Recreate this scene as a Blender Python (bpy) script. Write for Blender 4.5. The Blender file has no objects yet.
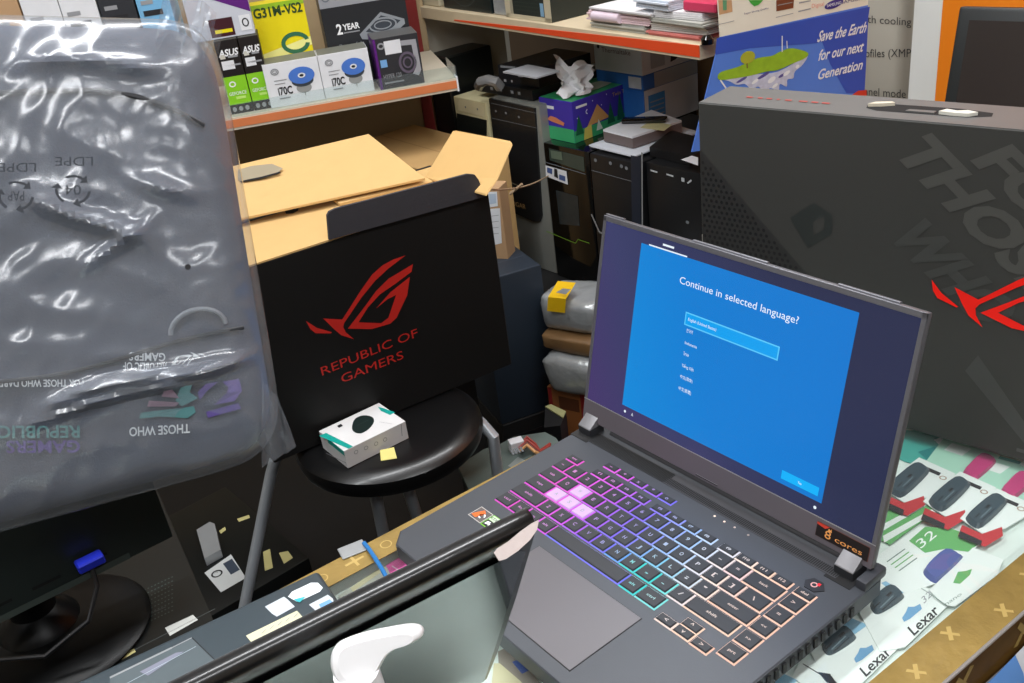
import bpy, bmesh, math, random
import numpy as np
from mathutils import Vector, Matrix
from mathutils.geometry import tessellate_polygon
random.seed(7)
PI = math.pi
scene = bpy.context.scene
COL = scene.collection

# ------------------------------------------------------------------ camera
R = np.array([[0.6179118, 0.7772468, -0.11862726], [0.3019417, -0.37388813, -0.87694862], [-0.72595883, 0.50605838, -0.4657131]])
CAM = np.array([0.52113677, -0.50078628, 1.50573215])
F = 979.195169
def ray(x, y): return R.T @ np.array([(x-512)/F, (y-341.5)/F, 1.0])
def atz(x, y, z): d = ray(x, y); return CAM + d*(z-CAM[2])/d[2]
def atd(x, y, dep): return CAM + ray(x, y)*dep
def atx(x, y, X): d = ray(x, y); return CAM + d*(X-CAM[0])/d[0]
def aty(x, y, Y): d = ray(x, y); return CAM + d*(Y-CAM[1])/d[1]
def onplane(x, y, A, n): d = ray(x, y); return CAM + d*(np.dot(n, A-CAM)/np.dot(n, d))
def V3(*a): return np.array(a, float)
def dirz(a): a = math.radians(a); return V3(math.cos(a), math.sin(a), 0)
def vpl(x, y, A, ang): e = dirz(ang); return onplane(x, y, A, V3(-e[1], e[0], 0))
UP = V3(0, 0, 1)

cam_data = bpy.data.cameras.new('camera'); cam = bpy.data.objects.new('camera', cam_data); COL.objects.link(cam)
m = Matrix.Identity(4)
for i in range(3):
    m[i][0] = R[0][i]; m[i][1] = -R[1][i]; m[i][2] = -R[2][i]; m[i][3] = CAM[i]
cam.matrix_world = m
cam_data.sensor_width = 36; cam_data.lens = F*36/1024; cam_data.clip_start = 0.02
scene.camera = cam

# ------------------------------------------------------------------ materials
def lin(c):
    r = []
    for v in c[:3]:
        v = v/255
        r.append(v/12.92 if v <= .04045 else ((v+.055)/1.055)**2.4)
    return tuple(r)+(1,)
MATS = {}
def M(name, rgb=(128, 128, 128), rough=.5, metal=0, var=.06, scale=30, bump=0, bscale=200, spec=.5, coat=0, emit=None, es=1):
    if name in MATS: return MATS[name]
    m = bpy.data.materials.new(name); m.use_nodes = True; nt = m.node_tree; b = nt.nodes['Principled BSDF']
    b.inputs['Roughness'].default_value = rough; b.inputs['Metallic'].default_value = metal
    b.inputs['Specular IOR Level'].default_value = spec
    b.inputs['Coat Weight'].default_value = coat; b.inputs['Coat Roughness'].default_value = .05
    c = lin(rgb)
    tc = nt.nodes.new('ShaderNodeTexCoord')
    if var > 0:
        n = nt.nodes.new('ShaderNodeTexNoise'); n.inputs['Scale'].default_value = scale; n.inputs['Detail'].default_value = 4
        nt.links.new(tc.outputs['Object'], n.inputs['Vector'])
        mx = nt.nodes.new('ShaderNodeMix'); mx.data_type = 'RGBA'
        mx.inputs[6].default_value = tuple(max(0, v*(1-var)) for v in c[:3])+(1,)
        mx.inputs[7].default_value = tuple(min(1, v*(1+var)) for v in c[:3])+(1,)
        nt.links.new(n.outputs['Fac'], mx.inputs[0]); nt.links.new(mx.outputs[2], b.inputs['Base Color'])
    else: b.inputs['Base Color'].default_value = c
    if bump:
        n2 = nt.nodes.new('ShaderNodeTexNoise'); n2.inputs['Scale'].default_value = bscale; n2.inputs['Detail'].default_value = 5
        nt.links.new(tc.outputs['Object'], n2.inputs['Vector'])
        bp = nt.nodes.new('ShaderNodeBump'); bp.inputs['Strength'].default_value = bump; bp.inputs['Distance'].default_value = .002
        nt.links.new(n2.outputs['Fac'], bp.inputs['Height']); nt.links.new(bp.outputs['Normal'], b.inputs['Normal'])
    if emit:
        b.inputs['Emission Color'].default_value = lin(emit); b.inputs['Emission Strength'].default_value = es
    MATS[name] = m
    return m
def ramp_mat(name, c0, c1, axis, lo, hi, emit=False, rough=.5, es=1, mid=None):
    m = bpy.data.materials.new(name); m.use_nodes = True; nt = m.node_tree; b = nt.nodes['Principled BSDF']
    tc = nt.nodes.new('ShaderNodeTexCoord'); s = nt.nodes.new('ShaderNodeSeparateXYZ'); nt.links.new(tc.outputs['Object'], s.inputs[0])
    mr = nt.nodes.new('ShaderNodeMapRange'); mr.inputs[1].default_value = lo; mr.inputs[2].default_value = hi
    nt.links.new(s.outputs[axis], mr.inputs[0])
    r = nt.nodes.new('ShaderNodeValToRGB'); r.color_ramp.elements[0].color = lin(c0); r.color_ramp.elements[1].color = lin(c1)
    if mid: e = r.color_ramp.elements.new(.5); e.color = lin(mid)
    nt.links.new(mr.outputs[0], r.inputs[0]); b.inputs['Roughness'].default_value = rough
    if emit:
        b.inputs['Base Color'].default_value = (.01, .01, .012, 1)
        nt.links.new(r.outputs[0], b.inputs['Emission Color']); b.inputs['Emission Strength'].default_value = es
    else: nt.links.new(r.outputs[0], b.inputs['Base Color'])
    MATS[name] = m
    return m
def front_only(nt, node):
    g = nt.nodes.new('ShaderNodeNewGeometry'); s = nt.nodes.new('ShaderNodeMath'); s.operation = 'SUBTRACT'; s.inputs[0].default_value = 1
    nt.links.new(g.outputs['Backfacing'], s.inputs[1]); m = nt.nodes.new('ShaderNodeMath'); m.operation = 'MULTIPLY'
    nt.links.new(node.outputs[0], m.inputs[0]); nt.links.new(s.outputs[0], m.inputs[1]); return m
def clear_mat(name, tint=(255, 255, 255), refl=.12, haze=0.0, rough=.03, bump=0, bscale=20):
    """thin clear sheet: transparent with a fresnel gloss and a little haze"""
    m = bpy.data.materials.new(name); m.use_nodes = True; nt = m.node_tree; nt.nodes.remove(nt.nodes['Principled BSDF'])
    out = nt.nodes['Material Output']
    t = nt.nodes.new('ShaderNodeBsdfTransparent'); t.inputs[0].default_value = lin(tint)
    g = nt.nodes.new('ShaderNodeBsdfGlossy'); g.inputs['Roughness'].default_value = rough
    d = nt.nodes.new('ShaderNodeBsdfDiffuse'); d.inputs[0].default_value = (.8, .83, .85, 1)
    m1 = nt.nodes.new('ShaderNodeMixShader'); m1.inputs[0].default_value = haze
    nt.links.new(t.outputs[0], m1.inputs[1]); nt.links.new(d.outputs[0], m1.inputs[2])
    lw = nt.nodes.new('ShaderNodeFresnel'); lw.inputs[0].default_value = 1.45
    mm = nt.nodes.new('ShaderNodeMath'); mm.operation = 'MULTIPLY_ADD'; mm.inputs[1].default_value = 1.0; mm.inputs[2].default_value = refl
    mm.use_clamp = True
    nt.links.new(lw.outputs[0], mm.inputs[0])
    mm = front_only(nt, mm)
    m2 = nt.nodes.new('ShaderNodeMixShader'); nt.links.new(mm.outputs[0], m2.inputs[0])
    nt.links.new(m1.outputs[0], m2.inputs[1]); nt.links.new(g.outputs[0], m2.inputs[2])
    nt.links.new(m2.outputs[0], out.inputs[0])
    if bump:
        tc = nt.nodes.new('ShaderNodeTexCoord')
        n = nt.nodes.new('ShaderNodeTexNoise'); n.inputs['Scale'].default_value = bscale; n.inputs['Detail'].default_value = 3
        n.inputs['Distortion'].default_value = 1.2
        nt.links.new(tc.outputs['Object'], n.inputs['Vector'])
        bp = nt.nodes.new('ShaderNodeBump'); bp.inputs['Strength'].default_value = bump; bp.inputs['Distance'].default_value = .01
        nt.links.new(n.outputs['Fac'], bp.inputs['Height'])
        for q in (g, d): nt.links.new(bp.outputs['Normal'], q.inputs['Normal'])
        nt.links.new(bp.outputs['Normal'], lw.inputs['Normal'])
    MATS[name] = m
    return m

# ------------------------------------------------------------------ mesh builder (world coordinates)
TXT = {}
def text2d(s, bold=0):
    key_ = (s, bold)
    if key_ in TXT: return TXT[key_]
    cu = bpy.data.curves.new('t', 'FONT'); cu.body = s; cu.size = 1; cu.resolution_u = 3; cu.offset = bold
    o = bpy.data.objects.new('t', cu); COL.objects.link(o); bpy.context.view_layer.update()
    me = bpy.data.meshes.new_from_object(o.evaluated_get(bpy.context.evaluated_depsgraph_get()))
    vs = [(v.co.x, v.co.y) for v in me.vertices]; fs = [tuple(p.vertices) for p in me.polygons]
    bpy.data.objects.remove(o); bpy.data.curves.remove(cu); bpy.data.meshes.remove(me)
    if not vs: vs = [(0, 0), (1, 0), (1, 1)]; fs = []
    x0 = min(v[0] for v in vs); x1 = max(v[0] for v in vs)
    vs = [((x-x0)/(x1-x0), y/.7) for x, y in vs]   # width 0..1, cap height ~1
    TXT[key_] = (vs, fs)
    return TXT[key_]
class MB:
    def __init__(s): s.v = []; s.f = []; s.mi = []; s.m = []; s.sm = []
    def mid(s, mat):
        if mat not in s.m: s.m.append(mat)
        return s.m.index(mat)
    def add(s, vs, fs, mat, smooth=False):
        o = len(s.v); s.v += [tuple(map(float, v)) for v in vs]; k = s.mid(mat)
        for f in fs: s.f.append(tuple(i+o for i in f)); s.mi.append(k); s.sm.append(smooth)
        return s
    def hexa(s, P, mat, bev=0, seg=2):
        """8 corner points: bottom ring 0-3, top ring 4-7"""
        bm = bmesh.new(); vs = [bm.verts.new(p) for p in P]
        for f in ((0, 3, 2, 1), (4, 5, 6, 7), (0, 1, 5, 4), (1, 2, 6, 5), (2, 3, 7, 6), (3, 0, 4, 7)): bm.faces.new([vs[i] for i in f])
        if bev: bmesh.ops.bevel(bm, geom=bm.edges[:], offset=bev, segments=seg, affect='EDGES', profile=.6)
        bm.verts.index_update()
        s.add([v.co[:] for v in bm.verts], [[v.index for v in f.verts] for f in bm.faces], mat, bev > 0 and seg > 1); bm.free()
        return s
    def box(s, o, ang, w, d, h, mat, bev=0, seg=2):
        e = dirz(ang); n = V3(-e[1], e[0], 0); o = np.array(o, float)
        P = [o, o+e*w, o+e*w+n*d, o+n*d]; P += [p+UP*h for p in P]
        return s.hexa(P, mat, bev, seg)
    def obox(s, o, a, b, c, mat, bev=0, seg=2):
        o, a, b, c = (np.array(q, float) for q in (o, a, b, c))
        P = [o, o+a, o+a+b, o+b]; P += [p+c for p in P]
        return s.hexa(P, mat, bev, seg)
    def poly(s, pts, mat):
        tri = tessellate_polygon([[Vector(p) for p in pts]])
        return s.add(pts, [tuple(t) for t in tri], mat)
    def prism(s, pts, off, mat, smooth=False):
        """closed outline extruded by vector off"""
        off = np.array(off, float); n = len(pts); pts = [np.array(p, float) for p in pts]
        tri = [tuple(t) for t in tessellate_polygon([[Vector(p) for p in pts]])]
        fs = tri+[tuple(i+n for i in t)[::-1] for t in tri]+[(i, (i+1) % n, (i+1) % n+n, i+n) for i in range(n)]
        return s.add(pts+[p+off for p in pts], fs, mat, smooth)
    def tube(s, pts, r, mat, seg=10, cap=True):
        pts = [np.array(p, float) for p in pts]; vs = []; fs = []
        t0 = pts[1]-pts[0]; t0 /= np.linalg.norm(t0); a = np.cross(t0, UP)
        if np.linalg.norm(a) < .1: a = np.cross(t0, V3(1, 0, 0))
        a /= np.linalg.norm(a)
        for i, p in enumerate(pts):
            t = (pts[min(i+1, len(pts)-1)]-pts[max(i-1, 0)]); t /= np.linalg.norm(t)
            a = a-t*np.dot(a, t); a /= np.linalg.norm(a); b = np.cross(t, a); rr = r[i] if hasattr(r, '__len__') else r
            for k in range(seg): q = 2*PI*k/seg; vs.append(p+rr*(math.cos(q)*a+math.sin(q)*b))
        for i in range(len(pts)-1):
            for k in range(seg): k2 = (k+1) % seg; fs.append((i*seg+k, i*seg+k2, (i+1)*seg+k2, (i+1)*seg+k))
        if cap: fs.append(tuple(range(seg))[::-1]); fs.append(tuple((len(pts)-1)*seg+k for k in range(seg)))
        return s.add(vs, fs, mat, True)
    def lathe(s, c, prof, mat, seg=40, ax=UP, sx=1, sy=1):
        c = np.array(c, float); ax = np.array(ax, float); a = np.cross(ax, V3(.3, 1, .1)); a /= np.linalg.norm(a); b = np.cross(ax, a)
        vs = []; fs = []
        for r, z in prof:
            for k in range(seg): q = 2*PI*k/seg; vs.append(c+r*(math.cos(q)*a*sx+math.sin(q)*b*sy)+ax*z)
        for i in range(len(prof)-1):
            for k in range(seg): k2 = (k+1) % seg; fs.append((i*seg+k, i*seg+k2, (i+1)*seg+k2, (i+1)*seg+k))
        fs.append(tuple(range(seg))[::-1]); fs.append(tuple((len(prof)-1)*seg+k for k in range(seg)))
        return s.add(vs, fs, mat, True)
    def build(s, name, parent=None, label=None):
        me = bpy.data.meshes.new(name)
        vs = s.v
        if parent is not None:
            inv = parent['_m'] if False else INV[parent.name]
            vs = [tuple(inv @ Vector(v)) for v in vs]
        me.from_pydata(vs, [], s.f)
        for mt in s.m: me.materials.append(mt)
        me.polygons.foreach_set('material_index', s.mi); me.polygons.foreach_set('use_smooth', s.sm)
        me.update()
        bm = bmesh.new(); bm.from_mesh(me); bmesh.ops.recalc_face_normals(bm, faces=bm.faces[:]); bm.to_mesh(me); bm.free()
        if any(s.sm):
            try: me.set_sharp_from_angle(angle=math.radians(35))
            except Exception: pass
        o = bpy.data.objects.new(name, me); COL.objects.link(o)
        if parent is not None: o.parent = parent; INV[o.name] = INV[parent.name]
        if label: o['label'] = label
        return o
INV = {}
def thing(name, label, cat, loc, ang=0, group=None):
    o = bpy.data.objects.new(name, None); COL.objects.link(o); o.empty_display_size = .05
    o.location = tuple(map(float, loc)); o.rotation_euler = (0, 0, math.radians(ang))
    INV[o.name] = (Matrix.Translation(o.location) @ Matrix.Rotation(math.radians(ang), 4, 'Z')).inverted()
    o['label'] = label; o['category'] = cat
    if group: o['group'] = group
    return o
def tag(o, label, cat, group=None, kind=None):
    o['label'] = label; o['category'] = cat
    if group: o['group'] = group
    if kind: o['kind'] = kind
    # give a single-mesh thing an origin at its base
    me = o.data; co = [v.co.copy() for v in me.vertices]
    c = Vector((sum(v.x for v in co)/len(co), sum(v.y for v in co)/len(co), min(v.z for v in co)))
    me.transform(Matrix.Translation(-c)); o.location = c
    return o
def struct(o): o['kind'] = 'structure'; return o

def smooth(pts, n=4):
    """closed Catmull-Rom outline through the points"""
    P_ = [np.array(p, float) for p in pts]; out = []; L_ = len(P_)
    for i in range(L_):
        a, b, c, d = P_[i-1], P_[i], P_[(i+1) % L_], P_[(i+2) % L_]
        for k in range(n):
            t = k/n; out.append(.5*((2*b)+(c-a)*t+(2*a-5*b+4*c-d)*t*t+(3*b-a-3*c+d)*t**3))
    return out
class Face:
    """plane with metric axes u, v; decals are put a hair in front of it"""
    def __init__(s, mb, o, u, v, off=.0004):
        s.mb = mb; s.o = np.array(o, float); s.u = u/np.linalg.norm(u); s.v = v/np.linalg.norm(v); s.n = np.cross(s.u, s.v); s.off = off
        if np.dot(s.n, CAM-s.o) < 0: s.n = -s.n
    def P(s, a, b, k=1): return s.o+s.u*a+s.v*b+s.n*s.off*k
    def px(s, x, y): p = onplane(x, y, s.o, s.n)-s.o; return (float(p@s.u), float(p@s.v))
    def rect(s, a0, b0, a1, b1, mat, k=1): s.mb.add([s.P(a0, b0, k), s.P(a1, b0, k), s.P(a1, b1, k), s.P(a0, b1, k)], [(0, 1, 2, 3)], mat); return s
    def poly(s, pts, mat, k=1): s.mb.poly([s.P(a, b, k) for a, b in pts], mat); return s
    def ppoly(s, pts, mat, k=1): return s.poly([s.px(*p) for p in pts], mat, k)
    def ell(s, a, b, ra, rb, mat, k=1, n=24, rot=0):
        return s.poly([(a+ra*math.cos(2*PI*i/n)*math.cos(rot)-rb*math.sin(2*PI*i/n)*math.sin(rot), b+ra*math.cos(2*PI*i/n)*math.sin(rot)+rb*math.sin(2*PI*i/n)*math.cos(rot)) for i in range(n)], mat, k)
    def ring(s, a, b, ra, rb, w, mat, k=1, n=24, a0=0, a1=2*PI):
        vs = []; fs = []
        for i in range(n+1):
            q = a0+(a1-a0)*i/n; vs.append(s.P(a+ra*math.cos(q), b+rb*math.sin(q), k)); vs.append(s.P(a+(ra-w)*math.cos(q), b+(rb-w)*math.sin(q), k))
        for i in range(n): fs.append((2*i, 2*i+1, 2*i+3, 2*i+2))
        s.mb.add(vs, fs, mat); return s
    def text(s, t, a, b, w, h, mat, k=2, ang=0, shear=0, bold=0):
        """a,b = baseline start, w = total width, h = cap height"""
        vs, fs = text2d(t, bold); ca, sa = math.cos(ang), math.sin(ang); out = []
        for x, y in vs:
            X = x*w+shear*y*h; Y = y*h
            out.append(s.P(a+X*ca-Y*sa, b+X*sa+Y*ca, k))
        s.mb.add(out, fs, mat); return s
    def ptext(s, t, p0, p1, ptop, mat, k=2, bold=0):
        """baseline from pixel p0 to p1, cap top of first letter at pixel ptop"""
        A = np.array(s.px(*p0)); B = np.array(s.px(*p1)); T = np.array(s.px(*ptop))
        vs, fs = text2d(t, bold)
        out = []
        for x, y in vs: q = A+(B-A)*x+(T-A)*y; out.append(s.P(q[0], q[1], k))
        s.mb.add(out, fs, mat); return s
    def pline(s, p0, p1, w, mat, k=1):
        A = np.array(s.px(*p0)); B = np.array(s.px(*p1)); d = B-A; d /= np.linalg.norm(d); n = np.array([-d[1], d[0]])*w/2
        return s.poly([A+n, B+n, B-n, A-n], mat, k)

class Bx:
    """box with named faces; origin = front-left-bottom corner"""
    def __init__(s, mb, o, ang, w, d, h, mat, bev=.001, seg=1):
        s.mb = mb; s.o = np.array(o, float); s.e = dirz(ang); s.n = V3(-s.e[1], s.e[0], 0); s.w, s.d, s.h, s.ang = w, d, h, ang
        mb.box(o, ang, w, d, h, mat, bev, seg)
        s.front = Face(mb, s.o, s.e, UP); s.top = Face(mb, s.o+UP*h, s.e, s.n)
        s.right = Face(mb, s.o+s.e*w, s.n, UP); s.left = Face(mb, s.o+s.n*d, -s.n, UP)
def from_px(tl, tr, bl, ang, d=None, base=None, A=None):
    """front face of a box seen at these pixels: returns origin, w, h (base z may be forced)"""
    if A is None: A = atd(*tl, d)
    e = dirz(ang); w = float((vpl(*tr, A, ang)-A)@e); zb = base if base is not None else vpl(*bl, A, ang)[2]
    return V3(A[0], A[1], zb), w, float(A[2]-zb)

# common materials
black = M('black_plastic', (22, 22, 24), .45); gloss_black = M('gloss_black', (8, 8, 9), .12, coat=.6)
dark = M('dark_grey', (40, 41, 44), .55); white = M('white_card', (226, 228, 232), .5); offwhite = M('offwhite', (205, 203, 192), .6)
kraft = M('kraft_card', (196, 160, 104), .75, var=.1, bump=.1); kraft_d = M('kraft_edge', (178, 140, 88), .8)
red = M('logo_red', (226, 38, 26), .5, var=.02); grey_tube = M('grey_tube', (168, 174, 180), .35, metal=.2)
ink = M('ink', (30, 30, 34), .6, var=0); grey = M('mid_grey', (120, 124, 128), .5); silver = M('silver_plastic', (160, 163, 165), .35, metal=.3)
wtext = M('white_print', (238, 240, 242), .5, var=0); blue_p = M('blue_print', (40, 92, 176), .45); yellow_p = M('yellow_print', (236, 218, 20), .4)
green_p = M('green_print', (120, 200, 30), .45); orange_p = M('orange_print', (226, 120, 50), .45); purple_p = M('purple_print', (92, 28, 120), .4)
gtext = M('grey_print', (150, 152, 156), .5, var=0)

# eye shaped emblem in units of the photo crop (x right, y down)
EYE = [[(28, 345), (80, 378), (155, 400), (150, 406), (75, 405), (50, 385)],
       [(112, 333), (205, 338), (230, 300), (290, 205), (350, 120), (400, 75), (455, 45), (515, 25), (430, 90), (365, 150), (300, 230), (215, 355), (210, 375), (222, 400), (262, 434), (200, 415), (165, 385)],
       [(232, 383), (300, 295), (370, 200), (430, 140), (550, 68), (543, 105), (470, 160), (390, 215), (330, 280), (285, 352), (395, 356), (430, 330), (468, 218), (425, 240), (370, 285), (440, 205), (535, 130), (522, 220), (470, 330), (440, 358), (350, 385)]]
# ================================================================== open gaming laptop on the counter
HC = .9; DK = HC+.0205
deck_m = M('laptop_deck', (70, 73, 79), .42, metal=.25, var=.04, scale=8, bump=.05, bscale=900)
deck_side = M('laptop_side', (58, 60, 66), .45, metal=.2)
key_m = M('key_cap', (40, 42, 47), .5, var=.03); pad_m = M('trackpad', (98, 95, 99), .35, metal=.2, var=.03, scale=6)
vent_m = M('vent_black', (16, 16, 18), .6); chin_m = M('lid_chin', (104, 98, 104), .42, metal=.3, var=.04)
lid_m = M('lid_metal', (112, 112, 118), .35, metal=.5)
lap = thing('gaming_laptop', 'open dark grey gaming laptop with pink and orange lit keys and a blue screen', 'laptop', (0, -.06, HC), 0)
b = MB()
outline = [(-.160, -.190), (.160, -.190), (.178, -.176), (.1815, .030), (.1815, .072), (.172, .080), (-.165, .080), (-.174, .066), (-.174, -.176)]
b.prism([(x, y, HC+.004) for x, y in outline], (0, 0, .0155), deck_side)
inn = [(x*.992, (y+.06)*.992-.06, DK) for x, y in outline]
b.prism([(x, y, HC+.0195) for x, y in outline], (0, 0, .0002), deck_side)
b.v += []
n = len(outline)
b.add([(x, y, HC+.0195) for x, y in outline]+inn, [(i, (i+1) % n, (i+1) % n+n, i+n) for i in range(n)], deck_m)
b.poly(inn, deck_m)
b.build('base', lap)
b = MB()
for i in range(13):   # side exhaust slots
    y = -.082+i*.0093
    b.obox((.1795+.0022*min(1, (y+.09)/.1), y, HC+.0075), (.0012, 0, 0), (.0002, .0042, 0), (0, 0, .009), vent_m)
b.build('side_vent', lap)
for x in (-.14, .14):
    for y in (-.16, .05): b = MB(); b.lathe((x, y, HC), [(.008, 0), (.008, .0045)], vent_m, 16); b.build('rubber_foot', lap)
# grille strip behind the keys
b = MB()
b.box((-.150, .0475, DK-.0002), 0, .305, .018, .0008, M('grille_strip', (66, 66, 70), .5))
b.box((-.150, .0475, DK+.0007), 0, .108, .017, .0001, M('grille_dark', (30, 32, 34), .5))
for i in range(150):
    x = -.149+i*.00203
    b.box((x, .0485, DK+.0008), 0, .0010, .0150 if i < 54 else .0085, .0002, vent_m)
b.build('vent_grille', lap)
# trackpad
b = MB()
b.box((-.0585, -.1765, DK-.0001), 0, .132, .0795, .0004, vent_m)
b.box((-.0580, -.1760, DK+.0001), 0, .131, .0785, .0006, pad_m, .0002, 1)
b.build('trackpad', lap)
# keys
def mixc(a, c, t): return tuple(a[i]*(1-t)+c[i]*t for i in range(3))
GR = [(-150, (214, 60, 190)), (-110, (222, 66, 205)), (-75, (205, 72, 222)), (-45, (150, 84, 226)), (-20, (110, 100, 228)), (8, (130, 150, 236)), (35, (160, 195, 238)), (60, (212, 218, 236)), (85, (238, 214, 206)), (115, (244, 196, 172)), (170, (244, 184, 158))]
def glow(x, y):
    for i in range(len(GR)-1):
        if x <= GR[i+1][0] or i == len(GR)-2:
            t = min(1, max(0, (x-GR[i][0])/(GR[i+1][0]-GR[i][0]))); c = mixc(GR[i][1], GR[i+1][1], t); break
    if y < -30 and -12 < x < 72:   # cyan patch at the bottom row
        k = min(1, (-y-30)/30)*max(0, 1-abs(x-34)/44); c = mixc(c, (40, 205, 205), min(1, k*1.5))
    return tuple(int(round(v/12)*12) for v in c)
def glow_mat(c, st=1.6, nm='key_glow'):
    return M('%s_%d_%d_%d' % ((nm,)+c), (60, 60, 64), .4, var=0, emit=c, es=st)
def key(cx, cy, w, d, legend='', lit=False, low=False):
    """cx, cy centre in mm on the deck; w, d in mm"""
    c = glow(cx, cy); g = glow_mat(c, 1.15); cap = key_m
    if lit: cap = M('lit_key_cap', (176, 150, 190), .35, var=.03, emit=(226, 170, 236), es=.22)
    x0, y0, x1, y1 = (cx-w/2)/1000, (cy-d/2)/1000, (cx+w/2)/1000, (cy+d/2)/1000
    z0 = DK; zt = HC+.0228
    b = MB(); e = .0010
    # glowing light that leaks out round the foot of the key
    b.add([(x0-e, y0-e, z0+.0001), (x1+e, y0-e, z0+.0001), (x1+e, y1+e, z0+.0001), (x0-e, y1+e, z0+.0001),
           (x0, y0, z0+.0012), (x1, y0, z0+.0012), (x1, y1, z0+.0012), (x0, y1, z0+.0012)],
          [(0, 1, 5, 4), (1, 2, 6, 5), (2, 3, 7, 6), (3, 0, 4, 7)], g)
    i = .0008
    b.add([(x0, y0, z0+.0012), (x1, y0, z0+.0012), (x1, y1, z0+.0012), (x0, y1, z0+.0012),
           (x0+i, y0+i, zt), (x1-i, y0+i, zt), (x1-i, y1-i, zt), (x0+i, y1-i, zt)],
          [(0, 1, 5, 4), (1, 2, 6, 5), (2, 3, 7, 6), (3, 0, 4, 7), (4, 5, 6, 7)], cap)
    if legend:
        f = Face(b, (x0, y0, zt), V3(1, 0, 0), V3(0, 1, 0), .0001)
        lw = .0019*len(legend)+.0012 if len(legend) > 1 else .0034
        lw = min(lw, (w-3)/1000); lh = .0040 if len(legend) == 1 else .0027
        f.text(legend, (w/2000-lw/2), (d/2000-lh/2), lw, lh, glow_mat(tuple(min(255, int(v*.6+100)) for v in c), .75, 'key_legend') if not lit else gtext, 1, bold=.02)
    return b.build('key', lap, 'see-through white key with pink light' if lit else None)
P = 19.05; K0 = -146.34
def kx(u): return u*P+K0
kw, kd = 16.6, 15.6
rowy = [0, -18.47, -36.94, -55.4, -74.9]
key((-144.4-127.2)/2, 0, 15, kd, '~')
for i, ch in enumerate('1234567890-='): key(kx(1.5+i), 0, kw, kd, ch)
key(119.3, 0, 33.5, kd, 'back')
key(-131, rowy[1], 24, kd, 'tab')
for i, ch in enumerate('QWERTYUIOP[]'): key(kx(2+i), rowy[1], kw, kd, ch, lit=ch == 'W')
key(124, rowy[1], 24, kd, '\\')
key(-128.6, rowy[2], 29, kd, 'caps')
for i, ch in enumerate("ASDFGHJKL;'"): key(kx(2.25+i), rowy[2], kw, kd, ch, lit=ch in 'ASD')
key(118, rowy[2], 40, kd, 'enter')
key(-124, rowy[3], 38.5, kd, 'shift')
for i, ch in enumerate('ZXCVBNM,./'): key(kx(2.75+i), rowy[3], kw, kd, ch)
key(111.4, rowy[3], 47, kd, 'shift')
for cx, w, t in ((-133.7, 19, 'ctrl'), (-113.5, 16.6, 'fn'), (-94.4, 16.6, 'win'), (-75.4, 16.6, 'alt'), (-18, 95, ''), (40, 16.6, 'alt'), (62, 22, 'ctrl')): key(cx, -74.9, w, kd, t)
for cx, t in ((-134.4, 'esc'), (-96.4, 'f1'), (-77.6, 'f2'), (-58.4, 'f3'), (-39.3, 'f4'), (-13.5, 'f5'), (5.4, 'f6'), (24.6, 'f7'), (44, 'f8'), (69, 'f9'), (88.5, 'f10'), (107.3, 'f11'), (126.4, 'f12')):
    key(cx, 14.6, 16.6, 8.6, t)
for cx, t in ((-96.2, '-'), (-77, '+'), (-57.8, 'x'), (-38.6, '*'), (-19.8, 'o')): key(cx, 30.6, 15.5, 7.6, t)
for cy, d, t in ((14.6, 8.6, 'del'), (0, kd, '>'), (-18.5, kd, '='), (-37.2, kd, '<<'), (-56, kd, '>>'), (-74.9, kd, 'prt')): key(149, cy, 16.6, d, t)
for cx, cy, t in ((89.5, -85.4, '<'), (108.2, -75.2, '^'), (108.2, -85.2, 'v'), (127.4, -85.6, '>')): key(cx, cy, 16.6, 8.8, t)
# power button, indicator lights, stickers
b = MB(); c = (.1477, .0291)
b.prism([(c[0]+.010*math.cos(a)*(1 if k % 2 == 0 else .9), c[1]+.008*math.sin(a), DK) for k, a in enumerate([2*PI*i/6 for i in range(6)])], (0, 0, .0008), M('power_cap', (34, 34, 38), .4))
f = Face(b, (c[0], c[1], DK+.0008), V3(1, 0, 0), V3(0, 1, 0), .0001)
f.ring(0, 0, .0030, .0030, .0011, M('power_light', (60, 60, 60), emit=(255, 190, 190), es=.9, var=0))
f.rect(.0015, .001, .0042, .0042, M('power_red', (180, 20, 30), emit=(240, 40, 60), es=.6, var=0), 2)
b.build('power_button', lap)
for x, q in ((28.6, 1.0), (40.2, .8), (52.3, .35), (67.8, .15)):
    b = MB(); b.lathe((x/1000, .0424, DK), [(.0011, 0), (.0011, .0002)], M('indicator_%d' % (q*100), (120, 112, 110), emit=(255, 225, 205), es=q*1.4, var=0), 12)
    b.build('indicator_light', lap)
b = MB(); f = Face(b, (0, 0, DK), V3(1, 0, 0), V3(0, 1, 0), .0002)
f.rect(-.1448, -.1157, -.1255, -.0988, M('sticker_grey', (196, 192, 188), .4)); f.rect(-.1440, -.1150, -.1262, -.0996, M('sticker_slate', (92, 84, 82), .4), 2)
f.poly([(-.1435, -.1125), (-.137, -.1005), (-.1315, -.1035), (-.136, -.1135)], M('sticker_orange', (222, 104, 44), .35), 3)
f.ring(-.132, -.108, .0036, .0036, .0014, wtext, 3, a1=5)
b.build('sticker', lap, 'small grey and orange processor sticker')
b = MB(); f = Face(b, (0, 0, DK), V3(1, 0, 0), V3(0, 1, 0), .0002)
f.rect(-.1249, -.1157, -.1055, -.0985, M('sticker_lime', (120, 200, 40), .4)); f.rect(-.1240, -.1148, -.1140, -.1062, M('sticker_black', (20, 22, 24), .4), 2)
f.rect(-.1240, -.1060, -.1140, -.0993, M('sticker_pale', (196, 214, 186), .4), 2)
f.poly([(-.122, -.113), (-.122, -.1085), (-.1175, -.1078), (-.1175, -.110), (-.1155, -.110), (-.1155, -.113), (-.118, -.1118)], wtext, 3)
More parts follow.
